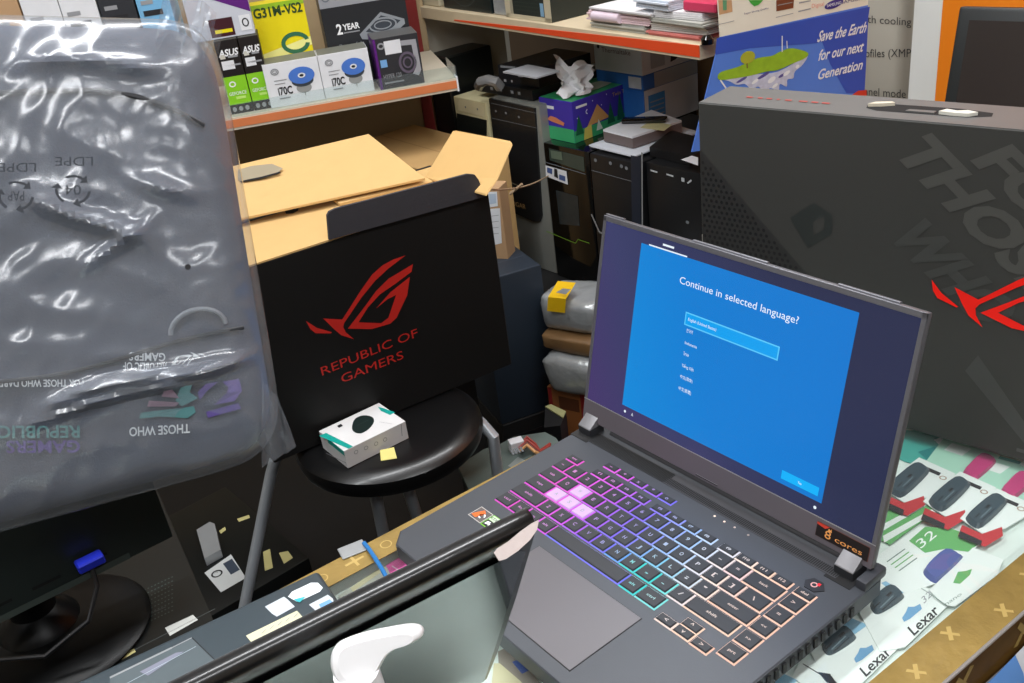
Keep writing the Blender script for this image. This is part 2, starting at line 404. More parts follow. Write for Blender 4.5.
f.text('RTX', -.1238, -.1045, .009, .0035, ink, 3)
b.build('sticker', lap, 'small lime green and black graphics sticker')

# ---- lid, tilted back
TH = 1.32709673; LO = V3(0, .0702228, HC+.022+.0320749); LU = V3(1, 0, 0); LV = V3(0, math.cos(TH), math.sin(TH)); LN = np.cross(LU, LV)  # LN faces the camera
def LP(u, v, k=0): return LO+LU*u/1000+LV*v/1000+LN*k/1000
b = MB()
b.obox(LP(-176.8, -22.5, -6.5), LU*.3536, LV*.2215, LN*.0055, lid_m, .0018, 2)
for u0, u1 in ((-60, 26), (96, 152), (-176, -150)): b.obox(LP(u0, 198.2, -5.5), LU*(u1-u0)/1000, LV*.0022, LN*.0035, lid_m, .0005, 1)
lid_o = b.build('lid_shell', lap)
b = MB()   # bezel frame round the panel
for u0, v0, u1, v1 in ((-176.3, 0, -172.1, 199), (172.1, 0, 176.3, 199), (-176.3, 193.6, 176.3, 198.7)):
    b.obox(LP(u0, v0, -1.2), LU*(u1-u0)/1000, LV*(v1-v0)/1000, LN*.0016, lid_m, .0003, 1)
b.build('bezel', lid_o)
b = MB()
b.obox(LP(-176.3, -22.5, -1.2), LU*.3526, LV*.0225, LN*.0016, chin_m, .0004, 1)
f = Face(b, LP(0, 0, .4), LU, LV, .0001)
f.rect(-.1763, -.0006, .1763, .0002, M('bezel_edge', (170, 170, 172), .3, metal=.4))
f.rect(-.0142, -.0206, .0128, -.0196, vent_m, 2); f.rect(-.0142, -.0196, .0128, -.0192, M('bezel_edge', (170, 170, 172)), 2)
b.build('lid_chin', lid_o)
b = MB(); f = Face(b, LP(0, 0, .4), LU, LV, .0003)
f.rect(.1215, -.0170, .1720, -.0040, M('sticker_ink', (24, 18, 18), .4), 2); f.rect(.1212, -.0173, .1723, -.0037, M('sticker_edge', (120, 70, 60), .4))
f.poly([(.1216, -.0040), (.134, -.0040), (.130, -.0072), (.1216, -.0060)], M('sticker_red', (196, 60, 44), .4), 3)
f.text('8', .1305, -.0150, .0058, .0072, M('sticker_gold', (232, 160, 90), .4), 3); f.text('cores', .1405, -.0140, .026, .0048, M('sticker_gold', (232, 160, 90), .4), 3)
f.poly([(.1325, -.0080), (.1335, -.0052), (.1350, -.0066), (.1358, -.0046), (.1366, -.0080)], M('sticker_gold', (232, 160, 90), .4), 3)
b.build('sticker', lid_o, 'black and orange sticker reading 8 cores')
# screen
def emis(name, rgb, es=1.0, rough=.15):
    return M(name, (6, 6, 8), rough, var=0, emit=rgb, es=es)
def gradient_screen(name, stops, axis_u, es):
    m = bpy.data.materials.new(name); m.use_nodes = True; nt = m.node_tree; bs = nt.nodes['Principled BSDF']
    tc = nt.nodes.new('ShaderNodeTexCoord'); s = nt.nodes.new('ShaderNodeSeparateXYZ'); nt.links.new(tc.outputs['Object'], s.inputs[0])
    a = nt.nodes.new('ShaderNodeMath'); a.operation = 'MULTIPLY_ADD'; a.inputs[1].default_value = axis_u[0]; a.inputs[2].default_value = axis_u[2]
    nt.links.new(s.outputs[0], a.inputs[0])
    a2 = nt.nodes.new('ShaderNodeMath'); a2.operation = 'MULTIPLY_ADD'; a2.inputs[1].default_value = axis_u[1]
    nt.links.new(s.outputs[2], a2.inputs[0]); nt.links.new(a.outputs[0], a2.inputs[2])
    r = nt.nodes.new('ShaderNodeValToRGB'); r.color_ramp.elements[0].color = lin(stops[0][1]); r.color_ramp.elements[0].position = stops[0][0]
    r.color_ramp.elements[1].color = lin(stops[-1][1]); r.color_ramp.elements[1].position = stops[-1][0]
    for p_, c_ in stops[1:-1]: e = r.color_ramp.elements.new(p_); e.color = lin(c_)
    nt.links.new(a2.outputs[0], r.inputs[0]); nt.links.new(r.outputs[0], bs.inputs['Emission Color'])
    bs.inputs['Emission Strength'].default_value = es; bs.inputs['Base Color'].default_value = (.008, .008, .01, 1); bs.inputs['Roughness'].default_value = .2
    bs.inputs['Specular IOR Level'].default_value = .3
    return m
# local coords of the laptop: x = across, z = height above the counter
navy_scr = gradient_screen('screen_navy', [(0, (84, 56, 118)), (.3, (62, 66, 112)), (.6, (44, 50, 84)), (1, (40, 46, 78))], (1.5, .9, .33), .82)
blue_scr = gradient_screen('screen_blue', [(0, (18, 148, 228)), (.4, (8, 128, 216)), (1, (6, 118, 210))], (2.2, .8, .35), .93)
b = MB()
b.obox(LP(-172.1, 0, -1.0), LU*.3442, LV*.1936, LN*.0007, navy_scr)
f = Face(b, LP(0, 0, -.3), LU, LV, .00008)
f.rect(-.121, .0124, .121, .1830, blue_scr, 2)
wt = emis('screen_white', (232, 244, 255), 1.0); sel = emis('screen_select', (14, 160, 240), 1.0); selb = emis('screen_select_edge', (90, 200, 250), 1.0); btn = emis('screen_button', (10, 178, 250), 1.0)
f.text('Continue in selected language?', -.0666, .1570, .1343, .0068, wt, 4)
f.rect(-.0543, .1195, .0540, .1325, selb, 3); f.rect(-.0530, .1208, .0527, .1312, sel, 4)
f.text('English (United States)', -.0500, .1248, .0340, .0030, wt, 5)
for t, v, w in (('한국어', .1135, .0075), ('Indonesia', .1015, .0150), ('ไทย', .0905, .0066), ('Tiếng Việt', .0785, .0152), ('中文(简体)', .0670, .0156), ('中文(繁體)', .0550, .0158)):
    f.text(t, -.0502, v, w, .0030, wt, 4)
f.rect(.0778, .0171, .1162, .0252, btn, 3); f.text('Yes', .0950, .0198, .0040, .0026, wt, 4)
f.rect(-.1107, .1830, -.0616, .1843, wt, 3); f.rect(-.0932, .1870, -.0789, .1890, wt, 3)
f.ell(-.1161, .0066, .0014, .0014, wt, 3); f.text('A', -.1070, .0052, .0028, .0034, wt, 3); f.ell(.1157, .0062, .0015, .0015, wt, 3)
b.build('screen', lid_o)
# hinges
for s, x in ((-1, -.1715), (1, .1490)):
    b = MB(); w = .019
    b.box((x-.003, .0440, DK+.0001), 0, w+.006, .020, .0004, vent_m)
    x += .0005; w -= .001
    b.hexa([(x, .0535, DK-.002), (x+w, .0535, DK-.002), (x+w, .073, DK-.002), (x, .073, DK-.002),
            (x, .0530, DK+.0085), (x+w, .0530, DK+.0085), (x+w, .073, DK+.0085), (x, .073, DK+.0085)], M('hinge_dark', (52, 53, 57), .4, metal=.3))
    b.hexa([(x, .0530, DK+.0085), (x+w, .0530, DK+.0085), (x+w, .073, DK+.0085), (x, .073, DK+.0085),
            (x, .0535, DK+.0096), (x+w, .0535, DK+.0096), (x+w, .073, DK+.0235), (x, .073, DK+.0235)], M('hinge_grey', (124, 123, 126), .4, metal=.3), .0005, 2)
    b.build('hinge', lap)
b = MB(); b.box((.1715, .050, DK-.001), 0, .0105, .030, .010, deck_side, .003, 2); b.build('hinge_cover', lap)
b = MB(); b.tube([(-.142, .0755, DK-.001), (.148, .0755, DK-.001)], .0050, M('grille_strip', (66, 66, 70)), 12); b.build('hinge_bar', lap)
# ================================================================== glass counter and what lies in it
ct = dirz(87.6); cs = V3(ct[1], -ct[0], 0)            # along / outward (towards the camera side)
CO = V3(.2655, .05, 0)                                # a point on the outer right edge
def cp(s, t, z): return CO+cs*s+ct*t+UP*z
CW = .4605; T0, T1 = -1.15, .78
gold = M('gold_foil', (150, 124, 66), .42, metal=.25, var=.35, scale=45, bump=.5, bscale=70)
gold_l = M('gold_motif', (190, 162, 96), .45, metal=.2, var=.1); brown_foil = M('brown_foil', (116, 84, 34), .45, metal=.2, var=.3, scale=50)
steel = M('steel_edge', (190, 184, 180), .3, metal=.6)
ctr = thing('display_counter', 'glass topped display counter with gold foil edging, under the open laptops', 'counter', cp(-.23, 0, 0), 87.6)
b = MB(); b.obox(cp(-CW+.004, T0, 0), cs*(CW-.008), ct*(T1-T0), UP*.86, M('counter_body', (52, 46, 40), .6), .004, 1)
fo = Face(b, cp(.0003, 0, 0), ct, UP, .0003)
fo.rect(T0+.02, .60, T1-.02, .8985, brown_foil)
for i in range(22):
    a = T0+.05+i*.085
    for bb in (.878, .835, .79, .735, .68):
        a2 = a+(.04 if bb in (.835, .735) else 0)
        fo.poly([(a2-.012, bb-.012), (a2-.006, bb-.014), (a2+.013, bb+.012), (a2+.007, bb+.015)], gold_l, 2)
        fo.poly([(a2-.012, bb+.010), (a2-.008, bb+.014), (a2+.013, bb-.010), (a2+.008, bb-.014)], gold_l, 3)
b.build('case_body', ctr)
b = MB(); b.obox(cp(-CW+.006, T0+.01, .860), cs*(CW-.012), ct*(T1-T0-.02), UP*.0215, M('tray_paper', (224, 234, 228), .6, var=.05)); b.build('tray', ctr)
b = MB()
for s0 in (-.006, -CW): b.obox(cp(s0, T0, .8605), cs*.006, ct*(T1-T0), UP*.0335, steel, .001, 1)
b.build('rail', ctr)
b = MB(); b.obox(cp(-CW, T0, .8945), cs*CW, ct*(T1-T0), UP*.0052, clear_mat('counter_glass', (252, 254, 253), refl=.01, haze=.02)); b.build('glass_top', ctr)
b = MB(); b.obox(cp(-.036, T0, .8999), cs*.036, ct*(T1-T0), UP*.0005, gold)
ft = Face(b, cp(0, 0, .9004), ct, -cs, .0001)
for i in range(36):
    a = T0+.03+i*.052; q = .018+.008*math.sin(i*2.1)
    ft.poly([(a-.007, q-.004), (a-.004, q-.006), (a+.007, q+.004), (a+.004, q+.006)], gold_l); ft.poly([(a-.006, q+.005), (a-.003, q+.006), (a+.005, q-.005), (a+.003, q-.007)], gold_l, 2)
b.tube([cp(.001, T0, .9000), cp(.001, T1, .9000)], .0016, steel, 8)
b.build('edge_foil', ctr, 'gold patterned foil strip along the near edge')
b = MB(); b.obox(cp(-CW, T0, .8999), cs*.030, ct*(T1-T0), UP*.0005, gold)
ft = Face(b, cp(-CW, 0, .9004), ct, -cs, .0001)
for i in range(26):
    a = T0+.02+i*.07; w = .010
    ft.rect(a-w, -.0165, a+w, -.0135, gold_l); ft.rect(a-.0015, -.0235, a+.0015, -.007, gold_l, 2); ft.ring(a+.035, -.015, .006, .006, .0012, gold_l, 2)
b.build('edge_foil', ctr, 'gold foil strip with cross motifs along the far edge')

ZC = .8822   # cards lie on the tray
def flat(px, z): return [atz(x, y, z) for x, y in px]
card_white = M('blister_white', (236, 241, 238), .4, var=.04); teal = M('card_teal', (70, 170, 158), .4, var=.15); mint = M('card_mint', (176, 222, 200), .4, var=.08)
cgreen = M('card_green', (104, 176, 104), .4, var=.1); usb_black = M('usb_black', (58, 74, 84), .3); magenta = M('usb_magenta', (196, 60, 120), .35)
skyblue = M('hang_blue', (110, 164, 206), .4); cred = M('card_red', (196, 52, 58), .4); violet = M('usb_violet', (84, 96, 160), .35)
def card(label, px, mat, z, name='retail_card', group=None):
    t = thing(name, label, 'retail pack', np.append(np.mean(flat(px, z), axis=0)[:2], z), 0, group)
    b = MB(); pts = flat(px, z); b.prism(pts, (0, 0, .0008), mat)
    return t, b, Face(b, V3(pts[0][0], pts[0][1], z+.0008), ct, -cs, .0001)
def blob(parent, px, z, h, mat, name='memory_stick'):
    b = MB(); P0 = smooth(flat(px, z), 3); c = np.mean(P0, axis=0); T = [c+(p-c)*.86+UP*h for p in P0]
    n = len(P0); b.add(P0+T, [(i, (i+1) % n, (i+1) % n+n, i+n) for i in range(n)], mat); b.poly(T, mat)
    f = Face(b, T[0], ct, -cs, .0001); cc = f.px(*np.mean(px, axis=0))
    return b, f, cc, b
def stick(parent, px, z, mat, slot=None):
    b, f, cc, _ = blob(parent, px, z, .0045, mat)
    if slot:
        d_ = np.array(f.px(*px[2]))-np.array(f.px(*px[0])); d_ = d_/np.linalg.norm(d_); e_ = np.array([-d_[1], d_[0]]); c_ = np.array(cc); hi = M('stick_highlight', (112, 128, 136), .35, var=0)  # hi: pale tone for a highlight painted along the stick top
        q_ = lambda a, c: tuple(c_+d_*a+e_*c)
        f.poly([q_(-.010, -.0014), q_(.010, -.0014), q_(.010, -.0004), q_(-.010, -.0004)], hi, 1); f.poly([q_(-.013, .0022), q_(-.004, .0022), q_(-.004, .0034), q_(-.013, .0034)], slot, 1); f.poly([q_(.006, .0010), q_(.013, .0010), q_(.013, .0036), q_(.006, .0036)], slot, 1); f.poly([q_(-.012, -.0038), q_(.011, -.0042), q_(.010, -.0034), q_(-.011, -.0030)], slot, 1)
    b.build('memory_stick', parent)
# back rows, seen beside the carton
sp = M('print_soft', (120, 140, 132), .5, var=0); spw = M('print_pale', (236, 242, 238), .5, var=0)
t, b, f = card('teal memory card pack with a round badge, half under the black carton', [(893, 430), (932, 432), (968, 447), (934, 470), (905, 462), (880, 450)], teal, ZC)
f.ppoly([(934, 440), (944, 436), (952, 441), (940, 446)], wtext, 2); f.ppoly([(918, 452), (934, 447), (946, 456), (930, 463)], M('teal_dark', (30, 130, 130), .4), 2); b.build('backing_card', t)
for k, (dx, dy, lab) in enumerate(((0, 0, 'mint memory card pack with a pink case, nearer the screen of the pair'), (38, 18, 'mint memory card pack with a pink case, at the right edge of the frame'))):
    t, b, f = card(lab, [(945+dx, 437+dy), (982+dx, 447+dy), (1010+dx, 464+dy), (990+dx, 492+dy), (944+dx, 478+dy), (925+dx, 463+dy)], mint, ZC+.0010*(k+1), group='mint packs with pink cases')
    f.ppoly([(952+dx, 443+dy), (972+dx, 449+dy), (962+dx, 456+dy), (944+dx, 450+dy)], spw, 2)
    f.ppoly([(1000+dx, 456+dy), (1022+dx, 462+dy), (1004+dx, 476+dy), (990+dx, 470+dy)], teal, 2)
    f.ppoly([(993+dx, 484+dy), (1003+dx, 476+dy), (1008+dx, 480+dy), (999+dx, 488+dy)], M('leaf', (110, 200, 110), .4), 2)
    f.ptext('32', (995+dx, 478+dy), (1003+dx, 471+dy), (991+dx, 474+dy), spw, 3)
    b.build('backing_card', t)
    stick(t, [(963+dx, 474+dy), (967+dx, 468+dy), (981+dx, 455+dy), (993+dx, 458+dy), (996+dx, 464+dy), (981+dx, 478+dy), (974+dx, 481+dy)], ZC+.0010*(k+1)+.0008, magenta)
for k, (dx, dy, lab) in enumerate(((-41, -14, 'black flash drive pack beside the laptop screen edge'), (0, 0, 'black flash drive pack in the middle of the row of three'), (37, 17, 'black flash drive pack at the right end of the row of three'))):
    t, b, f = card(lab, [(923+dx, 502+dy), (930+dx, 494+dy), (960+dx, 472+dy), (996+dx, 488+dy), (992+dx, 498+dy), (968+dx, 512+dy), (945+dx, 517+dy)], card_white, ZC+.0028+.0009*k, group='flash drive packs under the glass')
    f.ppoly([(925+dx, 508+dy), (945+dx, 517+dy), (965+dx, 510+dy), (966+dx, 519+dy), (948+dx, 530+dy), (921+dx, 519+dy)], cred, 2)
    f.ppoly([(923+dx, 514+dy), (945+dx, 524+dy), (944+dx, 529+dy), (921+dx, 520+dy)], ink, 3)
    q = f.px(984+dx, 493+dy-1); f.ring(q[0], q[1], .0035, .0035, .0012, M('ring_tan', (176, 150, 130), .4), 2)
    f.ppoly([(968+dx, 481+dy), (982+dx, 487+dy), (980+dx, 490+dy), (966+dx, 484+dy)], ink, 2)
    b.build('backing_card', t)
    stick(t, [(929+dx, 503+dy), (932+dx, 497+dy), (956+dx, 478+dy), (968+dx, 481+dy), (969+dx, 488+dy), (946+dx, 510+dy), (936+dx, 510+dy)], ZC+.0036+.0009*k, usb_black, ink)
t, b, f = card('long green and white striped pack lying along the laptop screen', [(884, 512), (915, 494), (925, 498), (935, 512), (890, 545), (880, 540)], cgreen, ZC+.0009)
f.ppoly([(884, 524), (926, 501), (929, 504), (883, 531)], card_white, 2); f.ppoly([(883, 536), (934, 508), (936, 512), (884, 543)], spw, 2); b.build('backing_card', t)
t, b, f = card('white pack with a green corner reading 32 and a violet flash drive', [(872, 560), (918, 528), (950, 528), (983, 541), (940, 583), (905, 594), (880, 578)], card_white, ZC+.0018)
f.ppoly([(909, 541), (925, 527), (950, 528), (983, 541), (968, 552), (945, 549), (925, 553)], cgreen, 2)
f.ptext('32', (921, 549), (937, 536), (915, 542), spw, 3)
for i in range(4): f.pline((887+i*4, 562+i*3), (905+i*4, 549+i*3), .0011, cgreen if i in (1, 2) else sp, 2)
b.build('backing_card', t)
stick(t, [(924, 575), (926, 567), (946, 550), (961, 556), (962, 560), (941, 580), (934, 583)], ZC+.0026, violet)
t, b, f = card('plain white pack with a green tree shaped print at the foil edge', [(929, 591), (973, 548), (1003, 560), (998, 575), (955, 607), (944, 605)], card_white, ZC+.0030)
f.ppoly([(953, 583), (958, 572), (966, 571), (972, 569), (970, 575), (960, 584)], cgreen, 2); f.ptext('nano', (946, 606), (962, 595), (944, 603), sp, 2); f.pline((930, 594), (947, 606), .0010, sp, 2)
b.build('backing_card', t)
for k, (dx, dy, lab) in enumerate(((0, 0, 'white flash drive pack with blue hang slot, beside the hinge corner of the gaming laptop'), (-48, 41, 'white flash drive pack with blue hang slot, at the bottom edge of the frame'))):
    t, b, f = card(lab, [(852+dx, 600+dy), (893+dx, 572+dy), (930+dx, 590+dy), (948+dx, 606+dy), (905+dx, 648+dy), (880+dx, 652+dy)], card_white, ZC+.0006+.0009*(1-k), group='flash drive packs with blue hang slots')
    f.ppoly([(881+dx, 583+dy), (899+dx, 577+dy), (916+dx, 584+dy), (902+dx, 594+dy), (892+dx, 592+dy)], M('blue_photo', (140, 186, 214), .35, var=.2, scale=90), 2)
    f.ppoly([(902+dx, 618+dy), (906+dx, 612+dy), (908+dx, 607+dy), (914+dx, 607+dy), (920+dx, 604+dy), (922+dx, 609+dy), (910+dx, 619+dy), (904+dx, 622+dy)], skyblue, 2)
    f.ptext('32', (924+dx, 604+dy), (932+dx, 596+dy), (921+dx, 598+dy), gtext, 2)
    f.ptext('Lexar', (914+dx, 636+dy), (940+dx, 612+dy), (907+dx, 628+dy), ink, 3, bold=.015)
    f.pline((914+dx, 584+dy), (927+dx, 592+dy), .0008, sp, 2)
    b.build('backing_card', t)
    LEX = t
    stick(t, [(870+dx, 606+dy), (875+dx, 597+dy), (891+dx, 586+dy), (903+dx, 594+dy), (902+dx, 600+dy), (884+dx, 612+dy), (875+dx, 614+dy)], ZC+.0014+.0009*(1-k), usb_black, ink)
def copy_thing(root, shift, label, group):
    r = root.copy(); COL.objects.link(r); r.location = [a+c for a, c in zip(root.location, shift)]; r['label'] = label; r['group'] = group
    for ch in list(root.children):
        c = ch.copy(); COL.objects.link(c); c.parent = r
    return r
for k in range(1, 5): copy_thing(LEX, -ct*.088*k, 'white flash drive pack in the row that is mirrored in the glossy black lid', 'mirrored row of flash drive packs')
t, b, f = card('white pack with a thin black stylus print beside the laptop corner', [(790, 683), (800, 660), (822, 662), (850, 683), (840, 700), (790, 700)], card_white, ZC+.0004)
f.pline((803, 664), (826, 678), .0010, ink, 2); f.ppoly([(818, 672), (830, 674), (842, 690), (826, 682)], usb_black, 2); b.build('backing_card', t)
# front part of the counter, between the laptops
t, b, f = card('pale pack with a grey picture under the blue strap', [(338, 596), (392, 561), (412, 585), (372, 620), (350, 612)], M('pack_pale', (196, 198, 188), .4, var=.12, scale=80), ZC+.0006)
f.ppoly([(350, 588), (383, 566), (386, 569), (353, 592)], M('pack_cream', (216, 208, 168), .4), 2); q = f.px(362, 606); f.ell(q[0], q[1], .006, .004, grey, 2); f.ell(q[0], q[1], .003, .002, ink, 3); b.build('backing_card', t)
t, b, f = card('hot pink pack poking out from the front left corner of the gaming laptop', [(386, 566), (402, 556), (424, 577), (416, 592), (400, 590)], M('pack_pink', (232, 84, 168), .4, var=.1), ZC+.0016)
f.pline((392, 566), (410, 578), .0014, M('pink_pale', (240, 190, 216), .4), 2); b.build('backing_card', t)
t, b, f = card('pink clear pack in front of the gaming laptop, below the lid corner', [(506, 636), (516, 634), (575, 683), (560, 690), (535, 675)], M('pack_rose', (232, 96, 140), .4, var=.15, scale=70), ZC+.0016)
f.pline((512, 640), (545, 666), .0016, M('pink_pale', (240, 190, 216), .4), 2); b.build('backing_card', t)
t, b, f = card('brown and blue printed pack below the pink pack', [(498, 652), (512, 646), (545, 690), (520, 700), (500, 685)], M('pack_mixed', (150, 140, 128), .4, var=.25, scale=60), ZC+.0006)
f.ppoly([(512, 662), (524, 658), (534, 668), (522, 674)], M('pack_blue', (60, 86, 160), .4), 2); b.build('backing_card', t)
t, b, f = card('cream pack at the bottom edge, right of the glossy lid', [(494, 664), (500, 664), (522, 683), (520, 700), (490, 700)], M('pack_cream', (216, 208, 168), .4), ZC+.0014); b.build('backing_card', t)
# blue strap looped over the far edge of the counter
b = MB(); pts = []
for x, y, z in ((364, 543, .9035), (369, 549, .9045), (375, 558, .9045), (382, 569, .9045), (388, 580, .9045), (391, 588, .9045)): pts.append(atz(x, y, z))
b.tube(pts, .0022, M('strap_blue', (36, 112, 176), .4), 8)
tag(b.build('blue_strap'), 'thin bright blue strap lying across the far edge of the counter', 'strap')
b = MB(); b.box(atz(367, 556, .9006)-V3(.012, .02, 0), 78, .026, .018, .0018, silver, .0006, 1)
tag(b.build('metal_plate'), 'small grey metal plate under the end of the blue strap', 'metal plate')
# blue and white packet hung on the near side of the counter
t = thing('plastic_packet', 'blue and white plastic packet hanging on the near side of the counter', 'packet', cp(.02, -.02, .60), 87.6)
b = MB(); pk = []
nn, mm_ = 10, 16
for j in range(mm_+1):
    for i in range(nn+1):
        u, v = i/nn, j/mm_; th = .018*math.sin(PI*u)**.5*math.sin(PI*v)**.5
        pk.append(cp(.004+.022*(1-v)+th, -.12+.28*u, .64+.222*v+.004*math.sin(9*u)))
fs = [(j*(nn+1)+i, j*(nn+1)+i+1, (j+1)*(nn+1)+i+1, (j+1)*(nn+1)+i) for j in range(mm_) for i in range(nn)]
wrap = M('packet_white', (206, 210, 216), .25, var=.08, scale=12, coat=.5, bump=.2, bscale=25); wrapb = M('packet_blue', (86, 134, 196), .25, var=.2, scale=10, coat=.5)
b.add(pk, [q for k, q in enumerate(fs) if not 3 <= k % nn <= 6], wrap, True); b.add(pk, [q for k, q in enumerate(fs) if 3 <= k % nn <= 6], wrapb, True)
b.add([cp(.0045, -.12, .66), cp(.0045, .16, .66), cp(.0035, .16, .860), cp(.0035, -.12, .860)], [(0, 1, 2, 3)], wrap)
b.build('wrapper', t)
# ================================================================== second laptop, seen over its glossy lid
A2 = -7.0; ex2 = dirz(A2); ey2 = dirz(A2+90)     # ex2: from its front edge to its hinge; ey2: towards the gaming laptop
FR = V3(-.180, -.262, HC)                       # front right corner (as its user sees it, the left)
l2 = thing('stickered_laptop', 'slate grey laptop with pale stickers on its palm rest, seen over its glossy black lid', 'laptop', FR-ey2*.18+ex2*.12, A2)
slate = M('palm_slate', (66, 76, 82), .38, metal=.2, var=.05, scale=10)
b = MB(); W2, D2 = .37, .235
b.obox(FR-ey2*W2+UP*.004, ex2*D2, ey2*W2, UP*.020, slate, .006, 3); b.build('base', l2)
for q, r in ((.02, .02), (.02, .34), (.21, .02), (.21, .34)): b = MB(); b.lathe(FR+ex2*q-ey2*r, [(.007, 0), (.007, .0045)], black, 14); b.build('rubber_foot', l2)
b = MB(); b.obox(FR-ey2*(W2-.02)+ex2*.125+UP*.0241, ex2*.095, ey2*(W2-.04), UP*.0004, black)
for i in range(5):
    for j in range(15): b.obox(FR-ey2*(W2-.026-j*.0214)+ex2*(.129+i*.018)+UP*.0244, ex2*.015, ey2*.0185, UP*.0018, gloss_black, .0004, 1)
b.build('keyboard', l2)
zt2 = HC+.0242
b = MB(); f = Face(b, V3(*(FR[:2]), zt2), ey2, -ex2, .0002)
tp = [(150, 658), (175, 646), (192, 638), (222, 667), (205, 676), (170, 700), (110, 700), (110, 678)]
f.ppoly(tp, M('touchpad', (84, 94, 98), .35, var=.04)); 
f.pline((110, 678), (172, 648), .0022, silver, 2); f.pline((172, 648), (192, 638), .0012, silver, 2); f.pline((192, 638), (222, 667), .0008, black, 2); f.pline((112, 692), (196, 647), .0006, M('pad_line', (176, 190, 200), .3), 3)
f.ppoly([(140, 672), (176, 653), (184, 652), (148, 676)], M('pad_violet', (128, 130, 146), .3), 2)
b.build('trackpad', l2)
pale = M('sticker_pale2', (198, 206, 214), .35, var=.05)
for nm, pts, mt, lb in (('a', [(288, 597), (292, 592), (311, 583), (318, 583), (323, 588), (320, 592), (303, 600), (297, 602)], M('sticker_white', (222, 228, 230), .35), 'white rounded sticker with a teal corner'),
                    ('b', [(265, 607), (284, 597), (288, 600), (295, 607), (277, 617), (272, 614)], pale, 'pale grey square sticker'),
                    ('c', [(309, 605), (328, 595), (333, 599), (334, 604), (322, 612), (317, 612)], pale, 'pale sticker with a blue patch'),
                    ('d', [(246, 636), (297, 611), (305, 620), (256, 645), (251, 642)], M('paper_tape', (214, 212, 176), .6, var=.06), 'strip of cream tape with faint handwriting')):
    b = MB(); f = Face(b, V3(*(FR[:2]), zt2), ey2, -ex2, .0004); f.ppoly(pts, mt)
    if nm == 'a': f.ppoly([(294, 600), (306, 597), (300, 603), (297, 602)], M('sticker_teal', (60, 176, 186), .35), 2)
    if nm == 'c': f.ppoly([(319, 605), (330, 600), (333, 603), (322, 610)], M('sticker_sky', (110, 160, 214), .35), 2)
    if nm == 'd':
        for q in range(5): f.pline((262+q*8, 634-q*4), (266+q*8, 630-q*4), .0008, gtext, 2)
    b.build('sticker', l2, lb)
# lid
AL = math.radians(27.5)
TC = atd(539, 522, .573)
dl = -ex2*math.sin(AL)-UP*math.cos(AL)       # from the top edge down to the hinge
A3 = dirz(83.5); A3 = A3-dl*np.dot(A3, dl); A3 /= np.linalg.norm(A3)
nl = np.cross(A3, dl); nl = nl if np.dot(nl, CAM-TC) > 0 else -nl
LL = (TC[2]-(HC+.028))/math.cos(AL)+.016
lid_gloss = M('lid_gloss', (14, 14, 16), .28, var=0, spec=.5, coat=.35)
b = MB(); prof = []
# cross-section along dl: thick rounded top edge, flat glossy face
for k, (s_, o_) in enumerate([(0.0, -.012), (-.0012, -.008), (-.0004, -.004), (.0022, -.0012), (.006, 0), (.012, .0006), (.02, .001), (.1, .0025), (.2, .002), (LL, 0), (LL, -.012)]): prof.append((s_, o_))
cols = [(0, .0), (.0012, .0), (.004, .0), (.02, 0), (.1, 0), (.19, 0), (.28, 0), (.36, 0), (.369, 0)]
vs = []; fs = []
for ci, (c, _) in enumerate(cols):
    rnd = [.003, .0012, .0003, 0, 0, 0, 0, 0, .008][ci]
    for s_, o_ in prof:
        oo = o_ if ci not in (0, 8) else -.006+(o_+.006)*.3
        vs.append(TC-A3*c+dl*(s_+(rnd if s_ < .03 else 0))+nl*oo)
npf = len(prof)
for ci in range(len(cols)-1):
    for k in range(npf): k2 = (k+1) % npf; fs.append((ci*npf+k, ci*npf+k2, (ci+1)*npf+k2, (ci+1)*npf+k))
fs.append(tuple(range(npf))); fs.append(tuple((len(cols)-1)*npf+k for k in range(npf)))
b.add(vs, fs, lid_gloss, True); lid2 = b.build('lid', l2, 'glossy black lid that mirrors the counter')
b = MB(); f = Face(b, TC+nl*.0035, A3, dl, .0)
inner = [f.px(*q) for q in ((527, 548), (497, 683))]
f.poly([(-.355, .020), (-.012, .020), (-.007, .026), (-.007, LL-.012), (-.355, LL-.012)], M('lid_panel', (60, 68, 72), .07, var=0, spec=1.0, metal=.75, coat=.6))
b.build('lid_panel', lid2)
b = MB()
b.prism([atd(x, y, .5735-.0011*(y-522)*.55) for x, y in ((539, 520), (531, 524), (520, 532), (508, 542), (497, 549), (494, 553), (499, 561), (506, 559), (518, 551), (530, 540), (537, 530))], R[2]*.0015, M('bare_patch', (168, 156, 152), .8, var=.08, scale=70, bump=.4))
b.build('bare_patch', lid2, 'chipped corner showing pinkish white filler')
b = MB(); b.tube([TC+dl*(LL-.010)-nl*.012-A3*.02, TC+dl*(LL-.010)-nl*.012-A3*.34], .009, black, 12); b.build('hinge_bar', l2)

# white plastic spoon-shaped holder in front of the lid, standing on the counter
HD = .455
hp = [tuple(q) for q in smooth([(329, 662), (333, 650), (345, 643), (365, 637), (390, 632), (410, 629), (420, 631), (422, 638), (412, 644), (397, 649), (386, 658), (379, 670), (371, 683), (356, 691), (340, 687), (331, 676)], 3)]
hn = R.T @ np.array([0, 0, 1.]); 
wp = M('white_plastic', (238, 238, 240), .3, var=.01)
hc_ = atd(360, 668, HD)
t = thing('plastic_holder', 'glossy white spoon shaped plastic holder standing before the black laptop lid', 'holder', (hc_[0], hc_[1], HC))
b = MB(); fr = [atd(x, y, HD+(x-330)*.00012) for x, y in hp]; cen = np.mean(fr, axis=0); n = len(fr)
rings = [[cen+(p-cen)*.0+0 for p in fr]]
lay = [(0.80, .0), (.93, .0012), (1.0, .004), (1.0, .009), (.94, .012), (.8, .013)]
vs = []
